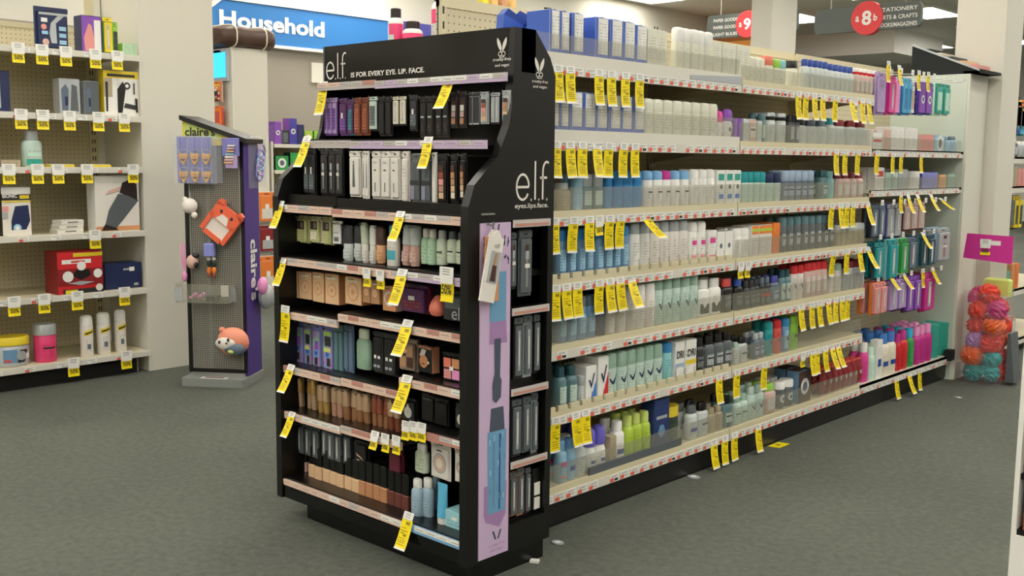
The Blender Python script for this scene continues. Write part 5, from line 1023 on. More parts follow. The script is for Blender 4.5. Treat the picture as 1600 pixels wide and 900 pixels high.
WT = [[(-1.446,), (-1.324,), (-1.198,), (-1.036,), (-.912,)], [(-1.447,), (-1.335,), (-1.192,), (-1.032,), (-.884,)], [(-1.522,), (-1.375,), (-1.266,), (-1.108,), (-.842,)], [(-1.077,)], [(-1.528,), (-1.371,), (-1.191,), (-.919,)], [(-1.227,), (-.921,)]]
WN = ['top', 'second', 'third', 'fourth', 'fifth', 'bottom']
for i, L_ in enumerate(WT):
    for j, (y,) in enumerate(L_):
        put_tag((-3.392, y, WZ[i]+.012), R(90), 3, 1, 'yellow 50% tag'+(f', {ORD[j]} of {len(L_)} from left,' if len(L_) > 1 else ', single one')+f' on {WN[i]} rail of cream wall shelving', 1.5, group='yellow 50% tags on the wall shelving')
def wprod(kind, y0, y1, zb, zt, d, desc, cols, acc, x=-3.45, rz=0):
    o, k_ = product(kind, y1-y0, d, zt-zb, cols, acc); o.location = (x-d/2, (y0+y1)/2, zb); o.rotation_euler = (0, 0, R(90+rz)); tag(o, desc, CATS[kind]); return o
def zt_(i): return WZ[i]+.032
def mark(o, pts, k, y, name='print'):
    m = MB(); m.face([(a, y, b) for a, b in pts], k); return m.build(name, o)
ACC['device'] = [('p', [(.42, .12), (.62, .12), (.6, .7), (.9, .93), (.7, .95), (.42, .7), (.36, .4)], 'silver'), rr(.08, .72, .3, .84, 'white'), dd(.17, .58, .1, 'salmon'), dd(.22, .14, .12, 'blush'), rr(.7, .5, .95, .62, 'skyblue'), rr(.7, .3, .95, .42, 'skyblue'), rr(.7, .1, .95, .22, 'skyblue'), rr(0, .93, 1, 1, 'silver'), rr(.08, .36, .3, .46, 'skyblue')]
ACC['leg'] = [('p', [(.15, .05), (.75, .05), (.5, .75), (.35, .8), (.1, .4)], 'salmon'), rr(.62, .1, .95, .9, 'white')]
ACC['mugs'] = [('p', [(.1, .1), (.4, .1), (.45, .7), (.3, .85), (.08, .7)], 'slate'), ('p', [(.5, .1), (.9, .1), (.85, .8), (.6, .85)], 'smoke'), rr(.25, .25, .4, .5, 'navy')]
ACC['kit'] = [rr(0, .84, 1, 1, 'yellow'), rr(.1, .87, .9, .93, 'ink'), rr(0, .42, .24, .84, 'beige'), ('p', [(.05, .1), (.1, .1), (.12, .75), (.04, .75)], 'ink'), ('p', [(.38, .05), (.5, .05), (.62, .6), (.55, .78), (.38, .6)], 'blackish'), ('p', [(.55, .2), (.95, .15), (.95, .25), (.6, .3)], 'charcoal'), dd(.66, .68, .1, 'charcoal'), dd(.66, .68, .05, 'white'), rr(.84, .5, .88, .75, 'ink'), ('p', [(.9, .1), (.96, .1), (.95, .4), (.88, .42)], 'blackish')]
ACC['mwash'] = [rr(.05, .02, .95, .3, 'jade'), rr(.1, .4, .9, .75, 'print'), rr(.15, .45, .85, .6, 'mint')]
ACC['light1'] = [rr(0, .86, 1, .96, 'white'), rr(0, .72, 1, .84, 'ink'), rr(.62, .75, .95, .82, 'yellow'), rr(0, .68, 1, .71, 'yellow'), ('p', [(.3, .05), (.7, .0), (.95, .3), (.9, .62), (.45, .6), (.3, .3)], 'navy'), dd(.5, .16, .14, 'skyblue'), dd(.5, .16, .07, 'white'), rr(.02, .5, .22, .6, 'salmon'), rr(.02, .36, .2, .48, 'silver'), rr(.1, 0, .85, .12, 'offwhite')]
ACC['heat'] = [rr(.08, .86, .62, .9, 'print'), rr(.0, .02, 1, .1, 'sandorange'), ('p', [(.2, .12), (.42, .03), (.98, .55), (.9, .65), (.52, .68), (.3, .4)], 'smoke'), ('p', [(.55, .7), (.62, .88), (.78, .93), (.95, .85), (.96, .55), (.8, .62)], 'brownblack'), ('p', [(.22, .66), (.55, .74), (.6, .82), (.3, .74)], 'blush'), ('p', [(.12, .03), (.5, .03), (.45, .07), (.2, .14)], 'brownblack')]
ACC['lamps'] = [rr(.35, .88, 1, .97, 'yellow'), rr(.1, .72, .74, .82, 'white'), rr(.3, .74, .6, .79, 'redsoft'), rr(0, .2, 1, .6, 'darkred'), ('p', [(.3, .45), (.5, .32), (.72, .42), (.7, .56), (.45, .6)], 'blackish'), dd(.22, .42, .12, 'white'), dd(.52, .66, .1, 'white'), dd(.88, .46, .1, 'white'), ('p', [(.2, .26), (.5, .2), (.8, .26), (.5, .3)], 'silver'), rr(.1, 0, 1, .12, 'ink'), rr(.15, .01, .42, .1, 'yellow'), dd(.9, .12, .08, 'offwhite')]
ACC['navybox'] = [rr(.5, .72, .72, .8, 'silver'), rr(.66, .68, .8, .84, 'white'), rr(.78, .1, .9, .2, 'silver')]
ACC['tubl'] = [rr(.05, .1, .5, .9, 'steelblue'), rr(.1, .15, .3, .3, 'redsoft'), ('p', [(.5, .1), (.75, .1), (.9, .85), (.6, .85)], 'ink'), dd(.65, .5, .18, 'silver'), rr(.82, .3, .98, .6, 'white')]
ACC['canl'] = [('p', [(.05, .7), (.95, .8), (.95, .98), (.05, .88)], 'yellow'), ('p', [(.15, .76), (.85, .84), (.85, .9), (.15, .82)], 'ink'), rr(.2, .1, .8, .6, 'print'), rr(.3, .2, .6, .4, 'slate')]
wprod('card', -1.328, -1.142, zt_(0), 2.03, .05, 'dark blue carded grooming device on the top wall shelf', ('navy', 'navy'), 'device')
o = wprod('carton', -1.085, -.965, zt_(0), 2.005, .09, 'violet razor box with a leg picture on top wall shelf', ('violet', 'navy'), 'leg')
wprod('card', -.958, -.90, zt_(0), 2.01, .04, 'green carded brush with yellow top on the top wall shelf', ('green', 'yellow'), 'pencil')
wprod('card', -.895, -.855, zt_(0), 1.99, .04, 'narrow green card behind green box on top wall shelf', ('darkgreen', 'lime'), 'lines', -3.48)
wprod('carton', -.853, -.762, zt_(0), 1.875, .05, 'small pale green box at right end of top wall shelf', ('mintgreen', 'lime'), 'lines')
wprod('carton', -1.60, -1.47, zt_(1), 1.68, .06, 'dark navy carton at left edge on second wall shelf', ('navy', 'blackish'), 'pencil')
wprod('carton', -1.22, -1.10, zt_(1), 1.66, .08, 'clear case with grey garment, left one, second wall shelf', ('silver', 'silver'), 'mugs')
wprod('carton', -1.08, -.995, zt_(1), 1.655, .08, 'dark case with grey garment, right one, second wall shelf', ('smoke', 'silver'), 'mugs')
wprod('carton', -.975, -.758, zt_(1), 1.72, .06, 'yellow and white tool kit box on second wall shelf', ('white', 'yellow'), 'kit')
o = wprod('bottle', -1.415, -1.307, zt_(2), 1.375, .08, 'clear green mouthwash bottle on third wall shelf', ('mintclear', 'silver'), 'mwash')
wprod('carton', -1.66, -1.55, zt_(2), 1.33, .06, 'blue box cut by the left edge on third wall shelf', ('azure', 'blue'), 'lines')
wprod('carton', -1.54, -1.435, zt_(2), 1.222, .06, 'low grey box left of the mouthwash bottle', ('beige', 'beige'), 'lines')
for i, (a, b) in enumerate(((-1.30, -1.155), (-1.10, -.94))):
    m = MB(); m.box(-.065, .065, -.05, .05, 0, .014, 'yellow'); m.box(-.06, .06, -.045, .045, .014, .017, 'cream')
    tag(m.build('shelf_tray', None, (-3.47, (a+b)/2, zt_(2)), (0, 0, R(90))), ['left', 'right'][i]+' low yellow tray on the third wall shelf', 'tray', 'low yellow trays')
o = wprod('carton', -1.55, -1.39, zt_(3), 1.085, .10, 'black and yellow flashlight box on fourth wall shelf', ('offwhite', 'black'), 'light1')
text('BIONIC', .075, .02, 'white', o, (-.07, -.0535, .20), FY, .03)
for i in range(3): m = MB(); m.box(-.073+.004*i, .073-.003*i, -.05, .05, 0, .024, 'offwhite', .003); m.box(-.03, .03, -.0515, -.05, .008, .016, 'inkgrey'); tag(m.build('carton', None, (-3.49, -1.19+.004*i, zt_(3)+.0245*i), (0, 0, R(90+3*i))), ['lowest', 'middle', 'top'][i]+' of three small white boxes stacked on fourth wall shelf', 'box', 'stack of small white boxes')
wprod('carton', -1.06, -.785, zt_(3), 1.137, .10, 'white heating pad box with grey pad picture', ('offwhite', 'white'), 'heat', -3.43)
wprod('carton', -1.29, -1.02, zt_(4), .725, .16, 'red box of headlamps with yellow top band', ('red', 'darkred'), 'lamps', -3.42)
wprod('carton', -1.005, -.77, zt_(4), .64, .14, 'dark navy blue box right of the red box', ('navy', 'navy'), 'navybox', -3.46)
o = wprod('jar', -1.60, -1.41, zt_(5), .285, .15, 'wide grey tub with yellow rimmed lid on bottom wall shelf', ('silver', 'yellow'), 'tubl', -3.44)
o = wprod('jar', -1.395, -1.27, zt_(5), .335, .12, 'magenta and clear stacked canister on bottom wall shelf', ('pinkgoods', 'silver'), 'bar', -3.44)
for i, (a, b) in enumerate(((-1.145, -1.07), (-1.045, -.965), (-.935, -.865))):
    wprod('spray', a, b, zt_(5), .36+.005*i, .08, ['left', 'middle', 'right'][i]+' white spray can with yellow band on bottom wall shelf', ('whitewarm', 'white'), 'canl', -3.44-.01*i)
# ================================================================ wire panel stand
SA = R(35.4)
st = thing('accessory_stand', 'black and purple wire grid accessory stand on a flat grey base', 'display stand', (-2.79, -.735, 0), (0, 0, SA))
m = MB(); m.prism(rrect(-.18, .18, -.0, .30, .012, 2), 0, .045, 'greybase', 'XY'); m.box(-.075, .075, .012, .05, .045, .047, 'labelwhite'); m.box(-.055, .055, .02, .042, .047, .0475, 'wine'); m.build('base_plate', st)
m = MB()
m.box(-.168, -.148, .08, .10, .065, 1.44, 'black'); m.box(.15, .168, .08, .10, .065, 1.35, 'black'); m.box(-.148, .15, .08, .10, .065, .085, 'black')
m.box(-.168, -.155, .10, .28, .065, 1.44, 'black'); m.build('frame', st)
m = MB(); m.box(.155, .172, .085, .29, .05, 1.33, 'purpleside'); pp = m.build('side_panel', st)
m = MB(); m.prism([(-.172, 1.445), (.20, 1.322), (.20, 1.347), (-.172, 1.47)], .05, .30, 'blackpanel'); m.build('top_cover', st)
m = MB(); m.prism([(-.165, 1.31), (.12, 1.31), (.12, 1.36), (-.165, 1.455)], .072, .078, 'yellow'); m.prism([(-.155, 1.36), (.05, 1.34), (.05, 1.40), (-.155, 1.43)], .0705, .072, 'limepale'); hb = m.build('header_board', st)
text("claire's", .17, .05, 'ink', hb, (-.15, .0695, 1.358), FY, .03)
m = MB(); m.box(-.148, -.14, .088, .094, .085, 1.35, 'metal'); m.box(.142, .15, .088, .094, .085, 1.33, 'metal')
for i in range(29): x = -.14+i*.01; m.box(x-.0016, x+.0016, .089, .091, .085, 1.35, 'meshgrey')
for i in range(125): z = .09+i*.01; m.box(-.148, .15, .091, .0925, z-.0016, z+.0016, 'meshgrey')
tag(m.build('wire_grid', st), kind='stuff')
m = MB(); m.box(-.15, .155, .105, .11, .07, 1.35, 'darkshelf'); m.build('inner_panel', st)
m = MB(); m.box(-.05, -.035, .092, .1, .085, 1.34, 'smoke'); m.build('centre_post', st)
text("claire's", .34, .1, 'white', pp, (.1735, .15, .80), (R(90), R(90), R(90)), .03)
o = thing('hair_charm_set', 'clear bag of six candy shaped clips on a purple card', 'hair clips', (0, 0, 0)); o.matrix_world = Matrix.Translation((-2.79, -.735, 0)) @ Matrix.Rotation(SA, 4, 'Z')
def SM(name, label, cat): # a thing standing in the stand's own frame
    q = thing(name, label, cat, (-2.79, -.735, 0), (0, 0, SA)); return q
COL.objects.unlink(o); bpy.data.objects.remove(o)
o = SM('hair_clip_bag', 'clear bag of six candy corn shaped clips on a purple card', 'hair clips')
m = MB(); m.box(-.185, .01, .04, .046, 1.108, 1.355, 'bagpurple', .002); m.build('card', o)
m = MB(); n = 6
for i in range(n): m.box(-.19+.04*i, -.15+.04*i, .0+.012*(i % 2), .004+.012*(i % 2), 1.105, 1.36, 'clearbag')
m.box(.01, .07, .02, .04, 1.11, 1.35, 'clearbag'); m.build('bag', o)
for i in range(6):
    cx = -.145+.064*(i % 3); cz = 1.235-.095*(i//3)
    m = MB(); P = [(-.026, .022), (-.018, .032), (0, .026), (.018, .032), (.026, .022), (.012, -.014), (0, -.03), (-.012, -.014)]
    m.prism([(cx+a, cz+b) for a, b in P], .026, .04, 'candy'); m.prism([(cx+a*.8, cz+b*.2+.012) for a, b in P], .0245, .026, 'sandorange'); m.prism([(cx+a*.6, cz+b*.2-.004) for a, b in P], .0245, .026, 'brown')
    m.tube([(cx+.026*math.cos(t*.7), .03, cz+.04+.012*math.sin(t*.7)) for t in range(9)], .0025, 'silver', 4); m.build('clip', o)
o = SM('hologram_pouch', 'small lilac iridescent pouch with a coiled strap near stand top', 'pouch')
m = MB(); m.box(.07, .165, .035, .05, 1.255, 1.35, 'bagpurple', .003); m.box(.09, .155, .03, .045, 1.19, 1.26, 'lilac', .003); m.build('pouch', o)
m = MB()
for i in range(7): m.box(.085+.004*i, .135+.002*i, .022, .03, 1.215+.015*i, 1.223+.015*i, ('peach', 'blush', 'cream', 'aqua')[i % 4])
m.build('strap', o)
def plush_part(c, r, k, name, o, bump=0): m = MB(); m.blob(c, r[0], r[1], r[2], k, 12, 8, bump); return m.build(name, o, smooth=True)
o = SM('plush_keyring', 'small white plush keyring hanging at the left of the wire grid', 'keyring')
plush_part((-.125, .05, .985), (.045, .03, .042), 'plushwhite', 'body', o); plush_part((-.10, .05, .935), (.018, .015, .018), 'plushwhite', 'foot', o); plush_part((-.15, .05, 1.02), (.014, .012, .014), 'plushwhite', 'ear', o)
m = MB(); m.tube([(-.12, .05, 1.02), (-.125, .06, 1.06), (-.12, .085, 1.07)], .002, 'metal', 4); m.build('chain', o)
o = SM('plush_notebook', 'orange and white fluffy fox faced notebook hanging tilted on the grid', 'notebook')
c45 = lambda a, b: (.055+a*math.cos(R(-38))-b*math.sin(R(-38)), .895+a*math.sin(R(-38))+b*math.cos(R(-38)))
m = MB(); m.prism([c45(a, b) for a, b in ((-.07, -.085), (.07, -.085), (.07, .075), (-.07, .075))], .045, .07, 'plushwhite'); m.build('pages', o)
for nm, P, y0, y1, k in (('cover_rim', [(-.08, .0), (.08, .0), (.085, .09), (-.085, .09)], .035, .06, 'plushorange'), ('ear', [(-.085, .07), (-.035, .085), (-.055, .112), (-.08, .105)], .035, .06, 'plushorange'), ('ear', [(.085, .07), (.035, .085), (.055, .112), (.08, .105)], .035, .06, 'plushorange'),
     ('cover_edge', [(-.085, -.09), (-.06, -.09), (-.06, .02), (-.085, .02)], .035, .06, 'plushorange'), ('cover_edge', [(.06, -.09), (.085, -.09), (.085, .02), (.06, .02)], .035, .06, 'plushorange'), ('cover_edge', [(-.06, -.10), (.06, -.10), (.05, -.075), (-.05, -.075)], .035, .06, 'plushorange'), ('face_patch', [(-.04, .005), (.04, .005), (.02, .045), (-.02, .045)], .03, .036, 'plushwhite')):
    m = MB(); m.prism([c45(a, b) for a, b in P], y0, y1, k); m.build(nm, o)
for a in (-.035, .035): q = c45(a, .055); plush_part((q[0], .034, q[1]), (.008, .005, .010), 'ink', 'eye', o)
o = SM('coin_purse', 'small lilac cube shaped purse above the owl earrings', 'purse'); m = MB(); m.box(-.05, .012, .03, .075, .715, .785, 'periwinkle', .008); m.build('body', o); m = MB(); m.tube([(-.02, .05, .785), (-.02, .06, .80), (-.02, .088, .80)], .002, 'metal', 4); m.build('hook', o)
o = SM('earrings', 'pair of orange and green owl earrings hanging on the grid', 'earrings')
for a in (-.028, .0):
    plush_part((a, .06, .70), (.012, .008, .013), 'offwhite', 'head', o); plush_part((a, .06, .672), (.013, .009, .02), 'darkgreen', 'body', o); plush_part((a, .06, .635), (.013, .009, .02), 'orange', 'body', o); plush_part((a, .06, .608), (.009, .007, .014), 'copper', 'tail', o)
o = SM('plush_keyring', 'pink bird plush keyring with black wings at left', 'keyring')
plush_part((-.12, .055, .68), (.035, .03, .04), 'blush', 'body', o); plush_part((-.10, .05, .715), (.02, .015, .018), 'ink', 'wing', o); plush_part((-.095, .045, .665), (.012, .02, .016), 'ink', 'wing', o); m = MB(); m.tube([(-.11, .06, .72), (-.11, .07, .76), (-.11, .09, .76)], .002, 'metal', 4); m.build('chain', o)
o = SM('lanyard', 'pink looped lanyard hanging off the left edge of the stand', 'lanyard')
m = MB(); m.tube([(-.185, .06, .775), (-.18, .05, .72), (-.172, .05, .66), (-.165, .05, .63), (-.168, .06, .70), (-.172, .07, .775)], .005, 'pink', 5); m.build('strap', o); plush_part((-.165, .05, .60), (.016, .014, .03), 'pink', 'charm', o)
o = SM('plastic_tray', 'clear plastic shelf tray clipped across the wire grid', 'tray')
m = MB(); m.box(-.195, .10, .0, .085, .462, .466, 'acrylic'); m.box(-.195, .10, -.002, .0, .462, .565, 'acrylic'); m.box(-.197, -.195, .0, .085, .462, .565, 'acrylic'); m.box(.10, .102, 0, .085, .462, .565, 'acrylic'); m.build('tray', o)
m = MB(); m.box(-.20, -.155, -.006, -.004, .47, .545, 'silver'); m.build('label_holder', o)
o = SM('bracelet_pack', 'pink beads and dark case lying in the clear tray', 'jewellery')
m = MB(); m.box(-.03, .03, .01, .06, .47, .50, 'charcoal', .004); m.build('case', o)
for i in range(6): plush_part((-.125+.014*i, .03+.012*(i % 2), .487+.01*(i % 3)), (.01, .01, .01), 'pink', 'bead', o)
for i in range(5): plush_part((.036+.010*i, .03, .50), (.0045, .0045, .0045), 'ink', 'stud', o)
o = SM('card_of_studs', 'white and clear jewellery cards standing right of the clear tray', 'jewellery'); m = MB(); m.box(.06, .10, .004, .01, .50, .56, 'offwhite'); m.build('card', o); m = MB(); m.box(.105, .135, .02, .03, .47, .55, 'clearbag'); m.build('sleeve', o)
o = SM('plush_purse', 'peach and white plush face purse on the lower grid', 'purse')
plush_part((.11, .035, .25), (.092, .05, .080), 'plushpeach', 'body', o); plush_part((.085, -.002, .245), (.062, .022, .036), 'plushwhite', 'muzzle', o); plush_part((.135, -.004, .215), (.062, .022, .034), 'slate', 'pocket', o); plush_part((.12, -.018, .205), (.022, .01, .012), 'limepale', 'patch', o)
for a, e in ((.055, .255), (.105, .268)): plush_part((a, -.022, e), (.007, .006, .010), 'ink', 'eye', o)
plush_part((.095, -.025, .25), (.006, .005, .005), 'brown', 'nose', o); plush_part((.05, .03, .315), (.018, .015, .016), 'plushpeach', 'ear', o)
o = SM('accessory_bag', 'clear bag with lilac and blue bands hanging on the purple side', 'accessory')
m = MB(); m.box(.18, .19, .12, .36, 1.08, 1.36, 'clearbag', .004); m.build('bag', o)
for i in range(5):
    m = MB(); m.tube([(.20, .24+.05*math.cos(t*.7)+.01*i, 1.16+.03*i+.04*math.sin(t*.7)) for t in range(10)], .006, ('periwinkle', 'lilac', 'skyblue')[i % 3], 5); m.build('band', o)
o = SM('plush_purse', 'grey and pink plush purse on the purple side of the stand', 'purse')
plush_part((.215, .27, .47), (.04, .08, .07), 'silver', 'body', o); plush_part((.22, .34, .47), (.03, .03, .03), 'pink', 'ear', o); plush_part((.22, .20, .54), (.03, .03, .05), 'pink', 'strap', o)
# ================================================================ behind the stand: column display, far shelf
t = thing('column_display', 'cream column display with brown padded top behind the stand', 'display', (-5.45, 1.2, 0))
m = MB(); m.box(-.30, .11, -.17, .17, 0, 2.13, 'wallpaint'); m.build('body', t); m = MB(); m.box(.11, .115, -.17, -.155, 0, 2.13, 'deckwhite'); m.build('edge', t)
m = MB()
pts = [(.18*math.cos(a), 2.13+.17*max(0, math.sin(a))) for a in [math.pi*i/8 for i in range(9)]]
rings = []
for i in range(13):
    v = i/12; q = (1-abs(2*v-1)**5)**.5 if 0 < v < 1 else .35; q = .55+.45*max(q, 0); puf = 1+.05*math.sin(v*9.4)
    rings.append([(-.09+.27*q*puf*math.copysign(abs(math.cos(s))**.55, math.cos(s)), -.24+.50*v, 2.215+.095*q*puf*math.copysign(abs(math.sin(s))**.6, math.sin(s))) for s in [2*math.pi*k/20 for k in range(20)]])
m.loft(rings, 'cushion'); m.build('padded_top', t, smooth=True)
for y in (-.16, .12): m = MB(); m.tube([(-.09+.278*math.copysign(abs(math.cos(s))**.55, math.cos(s)), y, 2.215+.1*math.copysign(abs(math.sin(s))**.6, math.sin(s))) for s in [2*math.pi*(k+.5)/24 for k in range(25)]], .006, 'cream', 5); m.build('piping', t)
m = MB(); m.box(-.29, -.0, -.20, -.172, 1.98, 2.11, 'wallwhite'); m.build('cap', t); m = MB(); m.box(-.30, .09, -.20, -.17, 1.86, 2.12, 'silver'); m.build('screen_frame', t)
m = MB(); m.box(-.28, .07, -.205, -.20, 1.89, 2.09, 'screenglow'); m.build('screen', t)
for i, (z0, z1, c, ac) in enumerate(((1.69, 1.86, 'rosy', 'lamps'), (1.5, 1.66, 'redsoft', 'lines'), (1.35, 1.48, 'yellow', 'lines'))):
    o, k_ = product('card', .16, .03, z1-z0, (c, 'orange'), ac); o.location = (-5.48, .98, z0); tag(o, ['highest', 'middle', 'lowest'][i]+' small colourful pack on the face of the column display', 'pack', 'packs on the column display')
for i, (z0, z1, c, c2) in enumerate(((.70, .96, 'offwhite', 'orange'), (.45, .68, 'silver', 'darkred'), (.1, .42, 'offwhite', 'orange'))):
    o, k_ = product('card', .17, .05, z1-z0, (c, c2), 'tag'); o.location = (-5.31, 1.31, z0); o.rotation_euler = (0, 0, R(90)); tag(o, ['upper', 'middle', 'lower'][i]+' white blister pack on the side of the column display', 'pack', 'packs on the side of the column display')
t = thing('wall_shelf_unit', 'distant low shelving with purple and green boxes left of black display', 'shelving', (-5.5, 2.4, 0))
m = MB(); m.box(-.3, -.28, -.98, 1.0, 0, 1.45, 'pegboarddark'); m.build('back_panel', t); m = MB(); m.box(-.28, .12, -.98, 1.0, 0, .1, 'black'); m.build('kick_base', t)
m = MB(); m.box(-.28, .15, -1.0, -.98, 0, 1.38, 'wallpaint'); m.build('end_panel', t)
for z in (1.36, 1.14, .8, .45, .12): m = MB(); m.box(-.28, .16, -.97, 1.0, z-.03, z, 'deckwhite'); m.build('shelf', t)
FB = [(1.42, .06, .19, 'purple', 'silver', 1.36), (1.485, .07, .19, 'violet', 'pink', 1.36), (1.56, .07, .12, 'charcoal', 'silver', 1.36), (1.64, .08, .22, 'indigo', 'violet', 1.36), (1.72, .07, .17, 'navy', 'violet', 1.36), (1.80, .09, .12, 'limegreen', 'green', 1.36), (1.90, .09, .12, 'lime', 'green', 1.36), (1.52, .14, .12, 'green', 'darkgreen', 1.14), (1.67, .14, .15, 'green', 'darkgreen', 1.14), (1.84, .16, .15, 'darkgreen', 'green', 1.14)]
for i, (y, w_, h_, c, c2, z) in enumerate(FB):
    o, k_ = product('carton', w_, .1, h_, (c, c2), 'disc' if i % 2 else 'lines'); o.location = (-5.42, y, z); o.rotation_euler = (0, 0, R(90)); tag(o, f'{c.replace("limegreen", "lime green").replace("darkgreen", "dark green")} box, {"upper" if z > 1.2 else "lower"} shelf of distant low shelving, {ORD[i if z > 1.2 else i-7]} from left', 'box', 'boxes on the distant low shelving')
o, k_ = product('carton', .3, .1, .12, ('indigo', 'violet'), 'lines'); o.location = (-5.38, 1.57, .805); o.rotation_euler = (0, 0, R(90)); tag(o, 'wide purple box on the third shelf of the distant shelving', 'box')
# gold foil bags on a far top shelf
t = thing('gondola_bay', 'distant shelving top behind the black header holding gold bags', 'shelving', (-2.6, 1.5, 0))
m = MB(); m.box(-.2, .1, -.6, .9, 0, 2.05, 'pegboarddark'); m.build('back_panel', t); m = MB(); m.box(-.2, .3, -.6, .9, 2.03, 2.06, 'deckwhite'); m.build('shelf', t)
for i, c in enumerate(('yellow', 'gold', 'copperg', 'gold')):
    o, k_ = product('pouch', .085, .06, .24, (c, c), ''); o.location = (-2.45, 1.0+.085*i, 2.06); o.rotation_euler = (0, 0, R(90)); tag(o, f'shiny {["yellow", "gold", "bronze", "pale gold"][i]} foil bag, {ORD[i]} from left above the header', 'bag', 'foil bags above the black header')
# ================================================================ bath puff bin, far right shelving, near right display
t = thing('display_bin', 'clear bin with a pink header card standing by the white end panel', 'bin', (.165, 2.50, 0))
m = MB()
for a in ((-.105, .105, -.10, -.098), (-.105, .105, .098, .10), (-.105, -.103, -.10, .10), (.103, .105, -.10, .10)): m.box(*a, .0, .53, 'clearbin')
m.box(-.105, .105, -.10, .10, 0, .006, 'clearbin'); m.build('clear_box', t)
m = MB(); m.box(-.10, .10, .09, .094, .5, .76, 'acrylic'); m.build('back_riser', t)
m = MB(); m.prism([(-.12, .72), (.145, .702), (.145, .855), (-.105, .86)], -.115, -.11, 'pinkbin'); m.build('header_card', t)
m = MB(); m.box(.03, .08, -.1165, -.1155, .80, .825, 'white'); m.build('sticker', t)
m = MB(); m.prism([(.12, .3), (.135, .3), (.17, .02), (.12, .02)], -.02, .1, 'smoke'); m.build('foot_rest', t)
m = MB(); m.box(-.05, .1, .03, .08, .50, .60, 'limepale', .01); tag(m.build('cellophane_roll', None, (.165, 2.50, 0)), 'crumpled pale green bag standing on top of the puffs', 'bag')
put_tag((.165, 2.383, .80), 0, 2, 1, 'yellow tag in the middle of the pink header card', 1.3)
PC = ['redpuff', 'redpuff', 'pinkpuff', 'redpuff', 'orangepuff', 'tealpuff', 'lilacpuff', 'redpuff', 'orangepuff', 'redpuff']
def puff(c, r, k, lbl):
    c = (c[0]+random.uniform(-.012, .012), c[1]+random.uniform(-.008, .008), c[2]+random.uniform(-.012, .012)); r *= random.uniform(.9, 1.12)
    m = MB(); m.blob((0, 0, 0), r, r, r*.9, k, 28, 14, .12, 9); o = m.build('bath_puff', None, c, (random.uniform(0, 3), random.uniform(0, 3), 0)); tag(o, lbl, 'bath puff', 'bath puffs in the clear bin')
    m = MB(); m.tube([(0, 0, r*.9), (.01, 0, r*1.15), (.0, .01, r*.92)], .0015, 'white', 4); m.build('cord', o)
PL = [(-.045, -.045, .055, 'tealpuff', 'aqua teal bath puff at the bottom left of the bin'), (.045, -.045, .055, 'tealpuff', 'teal bath puff at the bottom middle of the bin'), (.055, .045, .055, 'redpuff', 'red bath puff at the bottom right of the bin'),
 (-.05, .045, .06, 'lilacpuff', 'violet bath puff at the bottom back'), (-.05, -.045, .15, 'orangepuff', 'orange bath puff above the teal ones'), (.04, -.04, .15, 'tealpuff', 'second teal bath puff above the bottom one'), (.05, .05, .15, 'redpuff', 'red bath puff low at right back'),
 (-.045, -.045, .235, 'lilacpuff', 'lilac bath puff at mid height left'), (.045, -.04, .24, 'redpuff', 'red bath puff at mid height right'), (-.045, .045, .25, 'redpuff', 'red bath puff at mid height back left'), (.05, .05, .25, 'orangepuff', 'orange bath puff at mid height back right'),
 (-.045, -.045, .325, 'redpuff', 'scarlet bath puff above the lilac one'), (.045, -.045, .33, 'orangepuff', 'orange red bath puff in the upper middle'), (.05, .045, .34, 'redpuff', 'red bath puff in the upper back right'), (-.045, .045, .34, 'redpuff', 'red bath puff in the upper back left'),
 (-.045, -.045, .415, 'redpuff', 'red bath puff near the top left'), (.05, -.04, .42, 'pinkpuff', 'dark pink bath puff near the top right'), (-.045, .045, .43, 'pinkpuff', 'pink bath puff near the top back'), (.045, .045, .44, 'redpuff', 'red bath puff near the top back right'), (.0, -.03, .505, 'redpuff', 'bright red bath puff crowning the pile'), (-.06, .0, .49, 'pinkpuff', 'pink bath puff at the top left of the pile')]
for x, y, z, k, lb in PL: puff((.165+x, 2.50+y, z), .060, k, lb)
t = thing('gondola_bay', 'far shelving with colourful hanging packs at the right edge', 'shelving', (0, 3.75, 0))
m = MB(); m.box(-.44, -.05, -.58, .8, 0, .06, 'black'); m.build('kick_base', t); m = MB(); m.box(-.46, -.44, -.58, .8, 0, 1.75, 'pegboarddark'); m.build('back_panel', t)
for z in (.09, .43, 1.10, 1.285): m = MB(); m.box(-.44, 0, -.58, .8, z, z+.012, 'creamsteel'); m.box(-.01, 0, -.58, .8, z-.03, z+.012, 'deckwhite'); m.build('shelf', t)
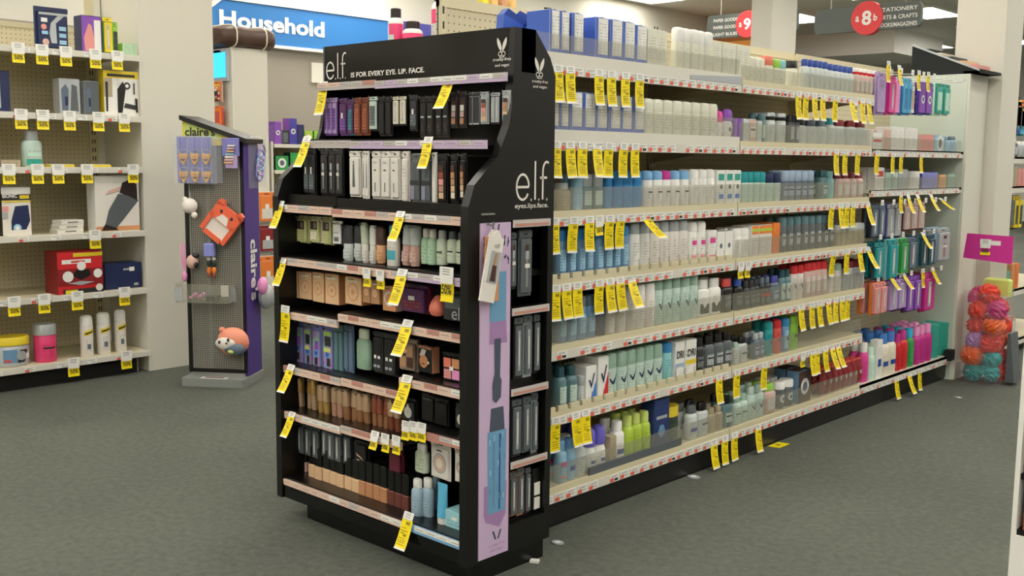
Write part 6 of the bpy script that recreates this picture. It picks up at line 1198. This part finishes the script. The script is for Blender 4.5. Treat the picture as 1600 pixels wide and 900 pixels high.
FR = [('orange', 'yellow', 'card', 1.46, .22), ('tagyellow', 'orange', 'card', 1.46, .2), ('azure', 'royal', 'card', 1.43, .25), ('teal', 'skyb', 'card', 1.43, .22), ('smoke', 'silver', 'bottle', 1.297, .12), ('silver', 'white', 'bottle', 1.297, .1), ('beige', 'cream', 'carton', 1.112, .12), ('salmon', 'blush', 'carton', 1.112, .11), ('blackish', 'smoke', 'card', .85, .2), ('darkgreen', 'yellow', 'card', .83, .22), ('darkteal', 'charcoal', 'card', .62, .18), ('orange', 'orange', 'carton', .445, .16), ('jade', 'lime', 'carton', .445, .12), ('rosy', 'copper', 'carton', .105, .15), ('darkgreen', 'sage', 'carton', .105, .14)]
for i, (c, c2, kd, z, h_) in enumerate(FR):
    for j in range(2):
        o, k_ = product(kd, .075, .07, h_, (c, c2), 'lines'); o.location = (-.05, 3.29+.08*j+(i % 2)*.16, z); o.rotation_euler = (0, 0, R(90)); nm = {'tagyellow': 'yellow', 'azure': 'blue', 'smoke': 'smoky grey', 'silver': 'silver grey', 'blackish': 'black', 'darkgreen': 'dark green', 'darkteal': 'dark teal', 'rosy': 'dull rose', 'jade': 'jade green'}.get(c, c)
        hgt = 'on top pegs' if z > 1.4 else 'on highest shelf' if z > 1.2 else 'on second shelf' if z > 1 else 'on middle pegs' if z > .8 else 'on lowest pegs' if z > .6 else 'on low third shelf' if z > .4 else 'on bottom shelf'
        tag(o, f'{nm} {dict(card="hanging pack", bottle="bottle", carton="box")[kd]} {hgt}, {["left", "right"][j]} one, far right shelving', CATS[kd], 'goods on the far right shelving')
t = thing('display_cabinet', 'white edged black display cut by the right edge of the view', 'display', (1.80, -1.40, 0))
m = MB(); m.box(-.245, .25, -.05, .35, 0, .48, 'wallwhite'); m.build('base_cabinet', t); m = MB(); m.box(-.245, -.235, -.05, .35, .48, .95, 'wallwhite'); m.build('side_panel', t)
m = MB(); m.box(-.235, .25, .30, .35, .48, .95, 'blackish'); m.build('back_panel', t)
for z in (.48, .60, .72, .84): m = MB(); m.box(-.235, .25, -.045, .30, z, z+.012, 'black'); m.build('shelf', t)
for i, z in enumerate((.492, .612, .732)):
    for j in range(4):
        o, k_ = product('found', .035, .03, .09, (('copper', 'rosy', 'wine')[i], 'black'), ''); o.location = (1.59+j*.045, -1.425, z); tag(o, f'{["copper", "rosy", "wine red"][i]} makeup bottle, {ORD[j]} from left on {["lowest", "middle", "top"][i]} shelf of right edge display', 'makeup bottle', 'makeup bottles on the right edge display')
